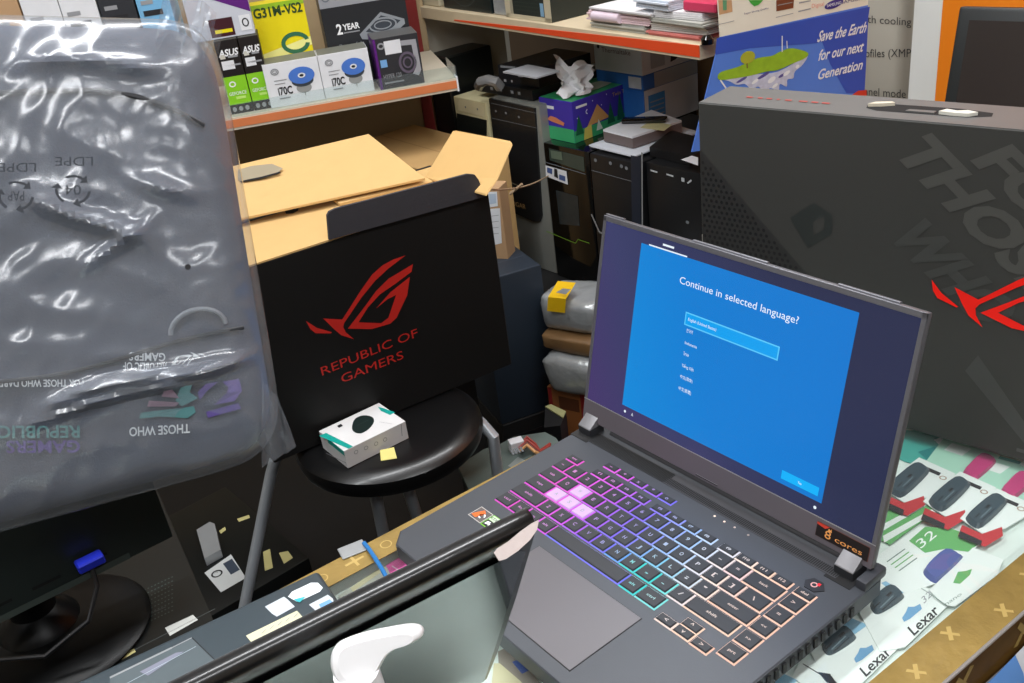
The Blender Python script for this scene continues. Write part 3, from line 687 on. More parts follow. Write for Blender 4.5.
for sc, o_ in lay: vs += [cen+(p-cen)*sc+hn*o_ for p in fr]
fs = [(l*n+i, l*n+(i+1) % n, (l+1)*n+(i+1) % n, (l+1)*n+i) for l in range(len(lay)-1) for i in range(n)]
b.add(vs, fs, wp, True); b.poly(vs[:n], wp); b.poly(vs[-n:], wp); b.build('scoop', t)
b = MB(); top = atd(356, 672, HD+.0075); bot = V3(top[0]+.0, top[1], HC)
b.tube([top, top-UP*.02, bot+UP*.02, bot+UP*.004], [.011, .012, .010, .009], wp, 18); b.build('stem', t)
b = MB(); b.lathe(bot, [(.03, 0), (.03, .003), (.012, .006), (.006, .012)], wp, 28); b.build('base', t)

# ================================================================== big black laptop carton on the counter
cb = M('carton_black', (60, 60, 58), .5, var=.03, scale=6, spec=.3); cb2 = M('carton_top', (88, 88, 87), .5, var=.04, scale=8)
Ac = V3(-.174, .258, HC); an = 11.0
t = thing('laptop_carton', 'large black laptop carton with a red eye emblem, standing on edge behind the blue screen', 'carton', Ac, an)
b = MB(); X = Bx(b, Ac, an, .56, .066, .3265, cb, .0012, 1)
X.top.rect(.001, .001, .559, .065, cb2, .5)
ff = X.front
ghost = M('carton_ghost', (76, 76, 73), .42, var=.03); ghost2 = M('carton_ghost_dim', (65, 66, 64), .42, var=.02); dk = M('carton_shadow_print', (42, 46, 45), .5, var=0)
ff.poly([(.001, .276), (.122, .158), (.150, .130), (.150, .001), (.001, .001)], M('carton_triangle', (44, 44, 44), .5, var=0), .5)
for j in range(44):
    for i in range(24):
        x = .004+i*.0062+(j % 2)*.0031; y = .010+j*.006
        if x+y*1.03 < .279 and x < .146: ff.ell(x, y, .0019, .0021, M('dot_dark', (17, 18, 20), .5, var=0), .8, n=6)
def ghost_word(s, o, ang, h, w, mat, k=1.2):
    ff.text(s, o[0], o[1], w, h, mat, k, ang=ang)
g8 = lambda x, y: (800+x/3.795, 120+y/3.795)
ff.ptext('FOR', g8(655, 150), g8(1030, 510), g8(800, 92), ghost, 1.2, bold=.045)
ff.ptext('THOSE', g8(345, 105), g8(910, 690), g8(495, 50), ghost, 1.2, bold=.045)
ff.ptext('WHO', g8(325, 425), g8(690, 780), g8(470, 372), ghost2, 1.2, bold=.045)
ff.poly([(.105, .215), (.13, .235), (.15, .225), (.15, .205), (.125, .185), (.115, .20)], dk, 1); ff.poly([(.13, .215), (.142, .222), (.142, .208), (.131, .2)], cb, 1.6)
ff.poly([(.30, .105), (.36, .03), (.40, .001), (.37, .001), (.29, .085)], ghost2, 1)
# emblem: similarity fitted from the crop frame to this face
src = np.array([(28, 345), (155, 400), (112, 333), (262, 434), (232, 383)], float); src[:, 1] *= -1
dstp = [(904+x/4.267, 220+y/4.267) for x, y in ((122, 250), (235, 367), (213, 287), (340, 460), (325, 390))]
dst = np.array([ff.px(*q) for q in dstp]); zs = src[:, 0]+1j*src[:, 1]; zd = dst[:, 0]+1j*dst[:, 1]
zs0, zd0 = zs.mean(), zd.mean(); kf = ((zd-zd0)*np.conj(zs-zs0)).sum()/(abs(zs-zs0)**2).sum()
for pg in EYE:
    q = [zd0+kf*((x-1j*y)-zs0) for x, y in pg]; ff.poly([(v.real, v.imag) for v in q], M('emblem_red', (250, 34, 24), .4, var=0, spec=.3), 3)
ff.rect(.345, .010, .352, .014, ghost, 2)
tt = X.top
for i, (a0, w) in enumerate(((.040, .007), (.053, .005), (.0625, .006), (.074, .003), (.083, .007), (.098, .009), (.111, .007), (.122, .008))): tt.rect(a0, .028, a0+w, .0315, M('carton_red_small', (170, 62, 52), .5), 2)
b.build('box_body', t)
b = MB(); tt = Face(b, Ac+UP*.3265, X.e, X.n, .0004)
tt.poly([(.166, .034), (.176, .044), (.250, .046), (.278, .040), (.280, .030), (.262, .022), (.180, .020), (.168, .026)], M('hole_dark', (16, 16, 17), .9, var=0))
b.prism([tt.P(.168, .030), tt.P(.172, .038), tt.P(.186, .043), tt.P(.190, .040), tt.P(.180, .034)], UP*.003, M('torn_card', (206, 196, 176), .8))
b.prism([tt.P(.236, .024), tt.P(.240, .033), tt.P(.250, .030), tt.P(.258, .034), tt.P(.268, .030), tt.P(.262, .0235), tt.P(.250, .0225)], UP*.003, offwhite)
b.prism([tt.P(.206, .0235), tt.P(.208, .029), tt.P(.232, .030), tt.P(.232, .0235)], UP*.0012, cb2)
b.build('carry_hole', t, 'torn carry hole with white card showing')
# ================================================================== wrapped backpack, left foreground
BR, BL, TR, TL = atd(286, 452, .965), atd(-130, 566, .93), atd(214, 22, .925), atd(-130, 14, .87)
def quad(u, v): return (BL*(1-u)+BR*u)*(1-v)+(TL*(1-u)+TR*u)*v
qn = np.cross(BR-BL, TL-BL); qn /= np.linalg.norm(qn); qn = qn if np.dot(qn, CAM-BL) > 0 else -qn
from mathutils import noise as mn
def shell(inset, front, back, wr, nu=70, nv=80, seed=0, edge=.5, sharp=2.4):
    """closed pillow between the quad corners: front bulge, back bulge, wrinkle height"""
    vs = []; fs = []
    for side in (0, 1):
        for j in range(nv+1):
            for i in range(nu+1):
                u, v = i/nu, j/nv
                # squash the parameter square into rounded corners
                U, V_ = 2*u-1, 2*v-1
                rr = max(abs(U), abs(V_)); 
                cu = U*(1-.5*max(0, abs(V_))**12*.16); cv = V_*(1-.5*max(0, abs(U))**12*.16)
                uu = .5+cu*(.5-inset); vv = .5+cv*(.5-inset)
                prof = max(0, (1-abs(U)**sharp)*(1-abs(V_)**sharp))**edge
                p = quad(uu, vv); h = (front if side == 0 else -back)*prof
                if wr and side == 0:
                    q = Vector((uu*3.1+seed, vv*3.7, .3)); w = 0
                    s1 = mn.noise(Vector((q.x*1.3+q.y*.5, q.y*2.6, 1))); s2 = mn.noise(Vector((q.x*3.2-q.y*1.6, q.y*3.5+q.x, 5))); s3 = mn.noise(Vector((q.x*7+q.y*3, q.y*6-q.x*2, 9)))
                    w = (1-abs(s1)*2.2)*.55+(1-abs(s2)*2.4)*.25+(1-abs(s3)*2.4)*.06
                    h += wr*w*min(1, prof*1.6)
                    env = min(1, prof*1.6)
                    for vc, am, u0, u1, wd, sl in ((.245, .016, .42, 1.0, .016, .03), (.222, .010, .40, .9, .010, -.02), (.60, .014, .42, .80, .020, -.45), (.50, .010, .55, .8, .014, .5), (.90, .010, .4, .9, .02, .02), (.72, .012, .7, .92, .018, -.35)):
                        k_ = max(0, min(1, (uu-u0)*8))*max(0, min(1, (u1-uu)*8)); h += am*env*k_*math.exp(-((vv-vc-sl*(uu-.6)-.012*math.sin(uu*11+vc*30))/wd)**2)
                vs.append(p+qn*h)
    m_ = (nu+1)*(nv+1)
    for side in (0, 1):
        for j in range(nv):
            for i in range(nu):
                a = side*m_+j*(nu+1)+i; f_ = (a, a+1, a+nu+2, a+nu+1); fs.append(f_ if side == 0 else f_[::-1])
    # stitch the rim
    rim = [i for i in range(nu+1)]+[j*(nu+1)+nu for j in range(1, nv+1)]+[nv*(nu+1)+i for i in range(nu-1, -1, -1)]+[j*(nu+1) for j in range(nv-1, 0, -1)]
    for k in range(len(rim)): a, c = rim[k], rim[(k+1) % len(rim)]; fs.append((a, c, c+m_, a+m_))
    return vs, fs
cz = quad(.5, 0)
pack_m = M('pack_fabric', (60, 65, 80), .7, var=.10, scale=9, bump=.3, bscale=500)
t = thing('backpack', 'dark grey backpack lying upside down inside the clear plastic bag at left', 'backpack', cz, 70)
b = MB(); vs, fs = shell(.016, .032, .095, .003, 50, 60, 3, .42, 5); b.add(vs, fs, pack_m, True); b.build('pack_body', t)
zipm = M('zip_dark', (28, 29, 34), .6, var=0)
def onpack(u, v, k=0): 
    U, V_ = 2*u-1, 2*v-1; prof = max(0, (1-abs(U)**5)*(1-abs(V_)**5))**.42
    return quad(.5+U*.484, .5+V_*.484)+qn*(.032*prof+.0045+k)
b = MB(); b.tube([onpack(u, .30+.01*math.sin(u*9), .001) for u in np.linspace(.02, .97, 30)], .0022, zipm, 8); b.build('zip', t)
b = MB(); b.tube([onpack(u, .86-.12*abs(2*u-1)**3, .001) for u in np.linspace(.05, .95, 30)], .0026, zipm, 8); b.build('zip', t)
b = MB(); b.tube([onpack(.86+.07*math.cos(a), .325+.045*math.sin(a), .004) for a in np.linspace(0, PI, 12)], .0024, M('pull_grey', (120, 124, 130), .4), 8); b.build('zip_pull', t, 'grey looped zip pull')
# print on the pack, upside down
def pk_text(mb, s, u0, v0, w, h, mat):
    """text turned by 180 degrees with its start at the right"""
    vs_, fs_ = text2d(s); mb.add([onpack(u0-x*w, v0-y*h, .0016) for x, y in vs_], fs_, mat)
silverprint = M('print_silver', (196, 200, 204), .4, var=0); viol = M('print_violet', (118, 100, 176), .25, metal=.6, var=.3, scale=25); tealp = M('print_teal', (110, 168, 172), .25, metal=.6, var=.3, scale=25)
def pkpx(x, y, k=.0022):
    """point of the pack front seen at this pixel"""
    tgt = onplane(x, y, quad(.5, .5)+qn*.036, qn); u = v = .5
    for _ in range(8):
        p0 = quad(u, v)+qn*.036; du = (quad(u+.01, v)-quad(u, v))/.01; dv = (quad(u, v+.01)-quad(u, v))/.01
        s_, _r, _k, _z = np.linalg.lstsq(np.column_stack([du, dv]), tgt-p0, rcond=None); u += s_[0]; v += s_[1]
    return onpack(.5+(u-.5)/.968, .5+(v-.5)/.968, k)
def pk_px(mb, s, xr, yb_, xl, yt, mat, slope=0, bold=.02):
    """upside down print: baseline starts at (xr, yb_), runs left to xl; cap tops at yt (lower in the picture)"""
    vs_, fs_ = text2d(s, bold); mb.add([pkpx(xr+(xl-xr)*x, yb_+(yt-yb_)*y+slope*(xl-xr)*x) for x, y in vs_], fs_, mat)
b = MB()
pk_px(b, 'REPUBLIC OF', 167, 363, 124, 371, silverprint, .03); pk_px(b, 'GAMERS', 166, 353, 130, 361, silverprint, .03)
for pg in EYE:
    b.poly([pkpx(206-(x-28)*.068, 352+(434-y)*.056) for x, y in smooth(pg, 2)], silverprint)
b.build('brand_print', t, 'small silver print with an eye emblem, upside down')
b = MB()
pk_px(b, 'REPUBLIC OF', 81, 425, -30, 437, tealp); pk_px(b, 'GAMERS', 81, 440, 8, 452, viol); pk_px(b, 'FOR THOSE WHO DARE', 85, 379, 2, 386, silverprint); pk_px(b, 'THOSE WHO', 190, 424, 130, 433, silverprint, -.05)
for pts, mt in (([(138, 380), (156, 380), (149, 386), (142, 394), (138, 390)], tealp), ([(160, 380), (172, 388), (180, 398), (162, 396), (166, 388)], M('print_rose', (150, 120, 140), .3, metal=.5, var=.2)),
                ([(184, 380), (194, 380), (190, 392), (198, 398), (182, 406), (176, 400)], tealp), ([(222, 382), (238, 380), (241, 392), (234, 402), (214, 405), (226, 394), (228, 388)], viol), ([(206, 384), (218, 382), (206, 392), (200, 400), (198, 392)], viol),
                ([(142, 412), (178, 408), (194, 406), (196, 412), (188, 418), (160, 416), (140, 418)], tealp), ([(150, 400), (180, 402), (176, 406), (148, 406)], M('print_rose', (150, 120, 140))), ([(206, 412), (238, 404), (240, 410), (208, 418)], viol)):
    b.poly([pkpx(*q) for q in pts], mt)
b.build('brand_print', t, 'large glitch style print in teal and violet, upside down')

# clear film bag round it
def film_mat():
    m = bpy.data.materials.new('clear_film'); m.use_nodes = True; nt = m.node_tree; nt.nodes.remove(nt.nodes['Principled BSDF']); out = nt.nodes['Material Output']
    tr = nt.nodes.new('ShaderNodeBsdfTransparent'); tr.inputs[0].default_value = (.93, .95, .97, 1)
    g = nt.nodes.new('ShaderNodeBsdfGlossy'); g.inputs['Roughness'].default_value = .22
    d = nt.nodes.new('ShaderNodeBsdfDiffuse'); d.inputs[0].default_value = (.66, .70, .76, 1)
    tc = nt.nodes.new('ShaderNodeTexCoord'); mp = nt.nodes.new('ShaderNodeMapping'); mp.inputs['Scale'].default_value = (1, 1, 1.6); nt.links.new(tc.outputs['Object'], mp.inputs[0])
    n = nt.nodes.new('ShaderNodeTexNoise'); n.inputs['Scale'].default_value = 2.6; n.inputs['Detail'].default_value = 1.5; n.inputs['Distortion'].default_value = 1.8
    v = nt.nodes.new('ShaderNodeTexNoise'); v.inputs['Scale'].default_value = 8; v.inputs['Detail'].default_value = 2; v.inputs['Distortion'].default_value = 1.5
    nt.links.new(mp.outputs[0], n.inputs['Vector']); nt.links.new(mp.outputs[0], v.inputs['Vector'])
    ad = nt.nodes.new('ShaderNodeMath'); ad.operation = 'MULTIPLY_ADD'; ad.inputs[1].default_value = .12; nt.links.new(v.outputs['Fac'], ad.inputs[0]); nt.links.new(n.outputs['Fac'], ad.inputs[2])
    bp = nt.nodes.new('ShaderNodeBump'); bp.inputs['Strength'].default_value = .9; bp.inputs['Distance'].default_value = .008; nt.links.new(ad.outputs[0], bp.inputs['Height'])
    nt.links.new(bp.outputs[0], g.inputs['Normal'])
    lw = nt.nodes.new('ShaderNodeFresnel'); lw.inputs[0].default_value = 1.5; nt.links.new(bp.outputs[0], lw.inputs['Normal'])
    fm = nt.nodes.new('ShaderNodeMath'); fm.operation = 'MULTIPLY_ADD'; fm.inputs[1].default_value = 1.2; fm.inputs[2].default_value = .03; fm.use_clamp = True; nt.links.new(lw.outputs[0], fm.inputs[0]); fm = front_only(nt, fm)
    m1 = nt.nodes.new('ShaderNodeMixShader'); m1.inputs[0].default_value = .12; nt.links.new(tr.outputs[0], m1.inputs[1]); nt.links.new(d.outputs[0], m1.inputs[2])
    m2 = nt.nodes.new('ShaderNodeMixShader'); nt.links.new(fm.outputs[0], m2.inputs[0]); nt.links.new(m1.outputs[0], m2.inputs[1]); nt.links.new(g.outputs[0], m2.inputs[2])
    nt.links.new(m2.outputs[0], out.inputs[0]); return m
film = film_mat()
t = thing('plastic_bag', 'large crinkled clear plastic bag wrapped round the backpack at left', 'plastic bag', cz+UP*0, 70)
b = MB(); vs, fs = shell(-.004, .044, .105, .0055, 110, 120, 0, .45, 3.2); b.add(vs, fs, film, True)
# gathered neck at the top right and loose corner at the bottom right
def loose(pts_px, dep, n=10, amp=.006):
    P0 = [atd(x, y, d_) for (x, y), d_ in zip(pts_px, dep)]; vs = []; fs = []
    for j in range(n+1):
        for i in range(n+1):
            u, v = i/n, j/n; p = (P0[0]*(1-u)+P0[1]*u)*(1-v)+(P0[3]*(1-u)+P0[2]*u)*v
            vs.append(p+qn*amp*(math.sin(u*14+v*3)+.6*math.sin(u*27-v*6)))
    for j in range(n):
        for i in range(n): a = j*(n+1)+i; fs.append((a, a+1, a+n+2, a+n+1))
    b.add(vs, fs, film, True)
loose([(150, 60), (206, 62), (216, 12), (172, -25)], [.90, .92, .915, .90], 14, .007)
loose([(150, 70), (205, 120), (222, 30), (165, 20)], [.895, .93, .925, .90], 14, .006)
loose([(262, 380), (280, 400), (296, 447), (262, 468)], [.94, .96, .965, .945], 8, .003)
loose([(205, 60), (222, 100), (246, 250), (232, 262)], [.93, .94, .95, .94], 12, .003)
b.build('film', t)
# recycling marks printed on the film
def onbag(x, y, k=.0): d = ray(x, y); p0 = CAM+d*(np.dot(qn, quad(.5, .5)+qn*(.066+k)-CAM)/np.dot(qn, d)); return p0
mk = M('mark_ink', (48, 52, 60), .6, var=0)
for cx, cy, txt in ((73, 190, '04'), (16, 196, 'PAP')):
    b = MB()
    for k in range(3):
        a = 2*PI*k/3+PI/6+.1
        pts = [onbag(cx+18*math.cos(a+q)*1.0, cy+15*math.sin(a+q)) for q in np.linspace(-.55, .55, 7)]
        for i in range(6):
            q0, q1 = pts[i], pts[i+1]; c0 = onbag(cx, cy)
            b.add([q0, q1, c0+(q1-c0)*.84, c0+(q0-c0)*.84], [(0, 1, 2, 3)], mk)
        h0 = onbag(cx+22*math.cos(a+.55), cy+19*math.sin(a+.55)); h1 = onbag(cx+11*math.cos(a+.55), cy+9*math.sin(a+.55)); h2 = onbag(cx+17*math.cos(a+.95), cy+14*math.sin(a+.95))
        b.add([h0, h1, h2], [(0, 1, 2)], mk)
    for s_, x0, y0, w, h in ((txt, cx+8, cy-5, -16, 10), ('LDPE', cx+20, cy-33, -38, 9)):
        v2, f2 = text2d(s_); b.add([onbag(x0+x*w, y0+y*h) for x, y in v2], f2, mk)
    b.build('recycling_mark', t, 'faint printed recycling triangle')
b = MB(); b.prism([onbag(188+3*math.cos(a), 267+3*math.sin(a), .002) for a in np.linspace(0, 2*PI, 13)[:-1]], qn*.0006, ink); b.build('vent_hole', t)

# ================================================================== monitor back, stand and dark equipment below the bag
MX = -.655
def mp(x, y): return atx(x, y, MX)
mon = M('monitor_back', (36, 44, 42), .4, var=.05); monl = M('monitor_lip', (66, 76, 72), .45)
rb = atx(176, 543, MX); lb = atx(0, 616, MX)
t = thing('monitor', 'black monitor seen from the back with a blue video plug, under the wrapped backpack', 'monitor', (MX-.03, lb[1], .6), 0)
zb = .5*(rb[2]+lb[2]); y1 = rb[1]; y0 = y1-.46
b = MB(); b.hexa([(MX, y0, zb), (MX, y1, zb), (MX-.035, y1, zb), (MX-.035, y0, zb), (MX-.02, y0, zb+.285), (MX-.02, y1, zb+.285), (MX-.045, y1, zb+.285), (MX-.045, y0, zb+.285)], mon, .004, 2)
f = Face(b, V3(MX, y0, zb), V3(0, 1, 0), V3(-.02, 0, .285), .0006)
f.rect(.0, .001, .40, .010, monl); 
for i in range(6): f.rect(.04+.06*i, .022, .075+.06*i, .026, M('slot_dark', (10, 12, 12), .6, var=0))
b.build('housing', t)
b = MB(); b.box((MX-.058, y0+.004, zb+.004), 0, .012, .452, .277, gloss_black); b.build('screen', t)
b = MB(); p = atx(90, 562, MX+.012)
b.obox(p-V3(.010, .017, .006), V3(.020, 0, 0), V3(0, .034, 0), UP*.013, M('vga_blue', (34, 50, 200), .4), .002, 1)
b.build('video_plug', t, 'blue video plug')
b = MB(); pts = [p-UP*.004, p+V3(.012, -.004, -.03), p+V3(.03, -.03, -.06), p+V3(.02, -.09, -.085), V3(MX-.01, p[1]-.15, .655)]
b.tube(pts, .0032, black, 8); b.build('video_cable', t)
b = MB(); b.prism([p+V3(.034, 0, 0)*0+(atz(x, y, p[2]-.05)-p)+p for x, y in ((64, 604), (71, 586), (80, 587), (73, 606))], V3(.001, 0, .002), white); b.build('cable_tag', t, 'white paper tag on the cable')
ZB = .602
bc = atz(48, 640, ZB)
b = MB(); b.lathe((bc[0], bc[1], ZB), [(.125, 0), (.125, .003), (.118, .008), (.07, .014), (.05, .018)], M('stand_black', (10, 11, 12), .35, var=0, spec=.2), 48, sx=1, sy=1.1); b.build('base', t)
b = MB(); b.lathe((bc[0]-.02, bc[1], ZB+.014), [(.055, 0), (.05, .012), (.030, .03), (.024, zb-ZB+.05)], M('stand_black', (10, 11, 12)), 30); b.build('neck', t)
# black case under the base
c0 = atz(215, 608, .6)
t = thing('computer_case', 'flat black computer case with paper labels lying under the monitor base', 'computer case', (c0[0]-.2, c0[1]-.3, .45), 0)
x1 = -.36; 
b = MB(); ca = 3.5
b.prism([(-.97, -1.0, .45), (-.38, -1.0, .45), (-.38, -.315, .45), (-.97, -.225, .45)], (0, 0, .1495), M('case_black', (18, 21, 21), .35, var=.05))
f = Face(b, V3(-.98, -1.0, .5995), dirz(ca), dirz(ca+90), .0004)
lab = M('label_yellow', (196, 188, 128), .6, var=.06)
f.ppoly([(26, 677), (58, 665), (61, 670), (28, 683)], lab); f.ppoly([(78, 672), (93, 665), (96, 671), (82, 680)], lab); f.ppoly([(101, 663), (116, 657), (118, 661), (103, 669)], lab); f.ppoly([(120, 656), (134, 649), (136, 652), (122, 660)], lab)
f.ppoly([(165, 628), (193, 615), (198, 620), (170, 636)], M('label_white', (204, 208, 204), .6)); f.ppoly([(0, 680), (8, 678), (10, 683), (0, 690)], lab)
f.pline((70, 683), (215, 609), .0012, M('seam', (78, 84, 84), .5)); f.pline((120, 627), (166, 607), .0014, M('seam', (78, 84, 84), .5))
for i in range(14):
    for j in range(9):
        q = f.px(128+i*3.4, 598+j*4.2-i*1.6); f.ell(q[0], q[1], .0014, .0014, M('mesh_dot', (70, 84, 80), .5, var=0), n=6)
b.build('case_shell', t)
b = MB(); b.prism([(-.975, -1.02, 0), (-.37, -1.02, 0), (-.37, -.325, 0), (-.975, -.235, 0)], (0, 0, .449), M('desk_dark', (20, 20, 20), .7))
tag(b.build('side_desk'), 'dark low desk carrying the flat black case, beside the counter', 'desk')

# black desktop box with an hp-like label, on the floor
Zh = .10; lbp = [(204.5, 573), (231, 554.5), (246, 578), (221, 592.5)]
P0 = atz(204.5, 573, Zh)
t = thing('desktop_computer', 'black desktop computer with a white round logo label, on the floor by the stool leg', 'desktop computer', (P0[0]-.1, P0[1]+.05, 0), 0)
b = MB(); o = atz(200, 620, Zh)
b.box((-1.62, -.36, 0), 3, .42, .42, Zh, M('case_black', (18, 21, 21)), .006, 2)
f = Face(b, V3(-1.62, -.36, Zh), dirz(3), dirz(93), .0005); f.ppoly(lbp, M('label_cool', (208, 212, 212), .5))
q = f.px(217, 574); f.ring(q[0], q[1], .013, .013, .004, ink, 2); f.text('hp', q[0]-.006, q[1]-.004, .011, .008, ink, 2, ang=1.4)
f.ppoly([(223, 564), (232, 559), (240, 570), (231, 575)], M('label_slate', (60, 70, 86), .5), 2)
f.ppoly([(263, 552), (270, 549), (273, 568), (265, 571)], lab); f.ppoly([(279, 553), (288, 551), (293, 558), (284, 564)], lab); f.ppoly([(248, 560), (251, 553), (254, 565), (250, 570)], lab)
f.ppoly([(219, 531), (225, 527), (226, 530), (221, 534)], lab); f.ppoly([(237, 519), (249, 515), (250, 518), (239, 522)], lab)
b.build('case_shell', t)
b = MB(); p = atz(212, 568, Zh); u_ = dirz(63)
pp = [atz(x, y, Zh+.001) for x, y in ((207, 566), (199, 537), (212, 529), (217, 531), (223, 557))]
b.prism(pp, UP*.022, silver); tag(b.build('power_adapter'), 'small silver power adapter lying on the black desktop computer', 'adapter')
# ================================================================== stool with mouse box
SZ = .55; KS = (CAM[2]-.55)/(CAM[2]-.60)
def zs(z): return CAM[2]-(CAM[2]-z)*KS
sc = V3(-.904, .187, 0); SR = .177
t = thing('stool', 'round black padded stool with bent grey tube legs, carrying the white mouse box', 'stool', sc)
b = MB(); b.lathe(sc, [(.02, SZ-.050), (SR-.02, SZ-.050), (SR-.004, SZ-.042), (SR, SZ-.028), (SR-.003, SZ-.014), (SR-.016, SZ-.003), (SR-.035, SZ), (.05, SZ+.0005), (.01, SZ+.0005)], M('seat_vinyl', (12, 12, 13), .32, var=.1, coat=.15), 64)
b.build('seat', t)
legpx = [(200, [(281, 440, .50), (271, 474, .43), (248, 589, .20)]), (300, [(371, 478, zs(.545)), (375, 492, zs(.51)), (384, 537, zs(.40))]), (70, [(480, 422, zs(.555)), (493, 436, zs(.535)), (498, 476, zs(.44))]), (160, [(402, 468, zs(.54)), (406, 482, zs(.50)), (418, 520, zs(.40))])]
for a, pxs in legpx:
    e = dirz(a); b = MB(); top = sc+UP*(SZ-.052); kp = [atz(*q) for q in pxs]
    k0 = kp[0]+UP*.012; pts = [top+(k0-top)*.3*V3(1, 1, .2), top+(k0-top)*.8*V3(1, 1, .3), k0*.6+kp[0]*.4]+kp
    dn = kp[2]-kp[1]; end = kp[2]+dn*((kp[2][2]-.012)/(-dn[2])); pts += [kp[2]*.5+end*.5, end]
    b.tube(pts, .0115, grey_tube, 14); leg_o = b.build('leg', t)
    b = MB(); b.lathe(V3(end[0], end[1], 0), [(.014, 0), (.016, .01), (.013, .03)], black, 14); b.build('rubber_foot', leg_o)
mbx = atz(348, 468.6, SZ+.001); mb2 = atz(410.7, 439.6, SZ+.001); mang = math.degrees(math.atan2(mb2[1]-mbx[1], mb2[0]-mbx[0])); mw = float(np.linalg.norm(mb2-mbx)); mh = float(vpl(347.9, 449.3, mbx, mang)[2]-mbx[2])
mtl = atz(316.3, 434.8, mbx[2]+mh)-mbx; md = float(np.linalg.norm(mtl)); mang += 3; print('mouse box', mang, mw, md, mh)
t = thing('mouse_box', 'white and teal box showing a black mouse, lying on the stool', 'box', mbx, mang)
b = MB(); X = Bx(b, mbx, mang, mw, md, mh, M('box_white', (226, 226, 226), .45), .0006, 1)
tl_ = M('box_teal', (20, 160, 148), .4)
X.top.ppoly([(319, 436), (326, 433), (353, 446.5), (348.5, 448.8)], tl_); X.top.ppoly([(378, 406.8), (385, 409), (395, 412.5), (390, 415), (381, 411)], tl_)
X.top.ppoly([tuple(q) for q in smooth([(352, 427), (355, 419), (363, 415.5), (372, 417), (374, 422), (369, 429), (361, 433.5), (354, 432)], 3)], M('mouse_dark', (26, 40, 38), .35)); X.top.pline((357, 426), (369, 420), .001, M('mouse_line', (60, 74, 72), .4), 2)
X.top.ppoly([(337, 426), (341, 424), (343, 426), (339, 428)], ink); X.top.pline((379, 422), (392, 424), .0006, gtext); X.left.rect(md*.35, mh*.72, md, mh, tl_)
for i, x in enumerate((356, 366, 376, 385)): q = X.front.px(x, 452-i*4.2); X.front.ring(q[0], q[1], .004, .004, .001, gtext)
X.front.pline((401, 424), (402, 436), .0012, gtext); X.front.pline((326, 453), (346, 463), .0008, gtext)
b.build('box_body', t)
b = MB(); na = atz(388, 460.5, SZ+.002); nf = Face(b, na, dirz(mang), UP, 0); nq = [atz(381, 461, SZ+.001), atz(397, 458.5, SZ+.001), atz(394, 447.5, SZ+.008), atz(380, 450.5, SZ+.008)]
b.prism(nq, UP*.0008, M('note_yellow', (224, 214, 128), .7))
tag(b.build('sticky_note'), 'small yellow sticky note beside the mouse box on the stool', 'sticky note')

# ================================================================== open brown carton with black eye emblem front
KC = 1.598/1.895
def zc(z): return CAM[2]-(CAM[2]-z)*KC
A4 = atd(256, 262, 1.598); ang4 = 84.0; e4 = dirz(ang4); n4 = V3(-e4[1], e4[0], 0)
Tr = vpl(489, 196, A4, ang4); w4 = float((Tr-A4)@e4); EXT = .06; zt4 = A4[2]
o4 = A4-e4*EXT
zb4 = SZ+.0015
t = thing('shipping_carton', 'open kraft lined carton with a red emblem on its black front, on the stool', 'carton', V3(o4[0], o4[1], zb4), ang4)
cblk = M('carton_front', (25, 25, 25), .55, var=.04, scale=5, spec=.25); ctab = M('carton_tab', (56, 56, 62), .8, bump=.2)
b = MB(); D4 = .225
X = Bx(b, V3(o4[0], o4[1], zb4), ang4, w4+EXT, D4, zt4-zb4-.004, cblk, .002, 1); ff = X.front
reds = M('emblem_red_dull', (205, 42, 34), .5, var=0)
for pg in EYE: ff.ppoly([(300+x/4.877, 250+y/4.877) for x, y in pg], reds, 2)
c3 = lambda x, y: (300+x/4.877, 250+y/4.877)
ff.ptext('REPUBLIC OF', c3(108, 612), c3(575, 420), c3(98, 572), reds, 2)
ff.ptext('GAMERS', c3(205, 648), c3(505, 528), c3(196, 608), reds, 2)
b.build('carton_body', t)
kr2 = M('kraft_inner', (204, 168, 110), .75, var=.05, bump=.1, bscale=300)
b = MB(); z1_ = zt4-.002
fr_ = [o4+UP*(z1_-o4[2]), o4+e4*(w4+EXT)+UP*(z1_-o4[2])]; fr_[0][2] = z1_; fr_[1][2] = z1_
strip = [fr_[0], fr_[1], fr_[1]+n4*.207, fr_[0]+n4*.207]
b.prism([p-UP*.003 for p in strip], UP*.003, kr2)
f = Face(b, fr_[0], e4, n4, .0004); f.ppoly([(283.5, 208), (299.5, 204.5), (298, 211), (293, 213.5), (286, 214)], M('slot_black', (22, 20, 18), .9, var=0)); f.pline((262, 213), (330, 194), .0012, kraft_d); f.pline((318, 196.5), (356, 188), .003, kraft_d)
b.build('front_flap', t, 'kraft flap lying along the front edge')
zl = zc(.835)
lidp = [atz(224, 222, zl), atz(425, 178, zl), atz(368.5, 134, zc(.905)), atz(225, 168, zc(.905))]
b = MB(); 
def quadthick(P, th, mat): b.prism([np.array(p)-UP*th for p in P], UP*th, mat)
quadthick(lidp, .004, kr2)
u4 = lidp[1]-lidp[0]; v4 = lidp[3]-lidp[0]; f = Face(b, lidp[0], u4, v4-u4*np.dot(u4, v4)/np.dot(u4, u4), .0006)
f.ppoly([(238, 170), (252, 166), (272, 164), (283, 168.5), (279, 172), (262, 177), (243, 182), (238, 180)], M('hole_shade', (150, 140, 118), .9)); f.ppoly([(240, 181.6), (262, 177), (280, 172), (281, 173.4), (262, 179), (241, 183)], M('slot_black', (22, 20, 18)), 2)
b.build('lid_flap', t, 'wide kraft lid flap with a hand hole')
b = MB(); ed = [atz(330, 199, zl-.010), atz(425, 179, zl-.010), atz(433, 184, zl-.016), atz(340, 206, zl-.016)]; b.prism(ed, UP*.005, kr2)
b.build('double_edge', t)
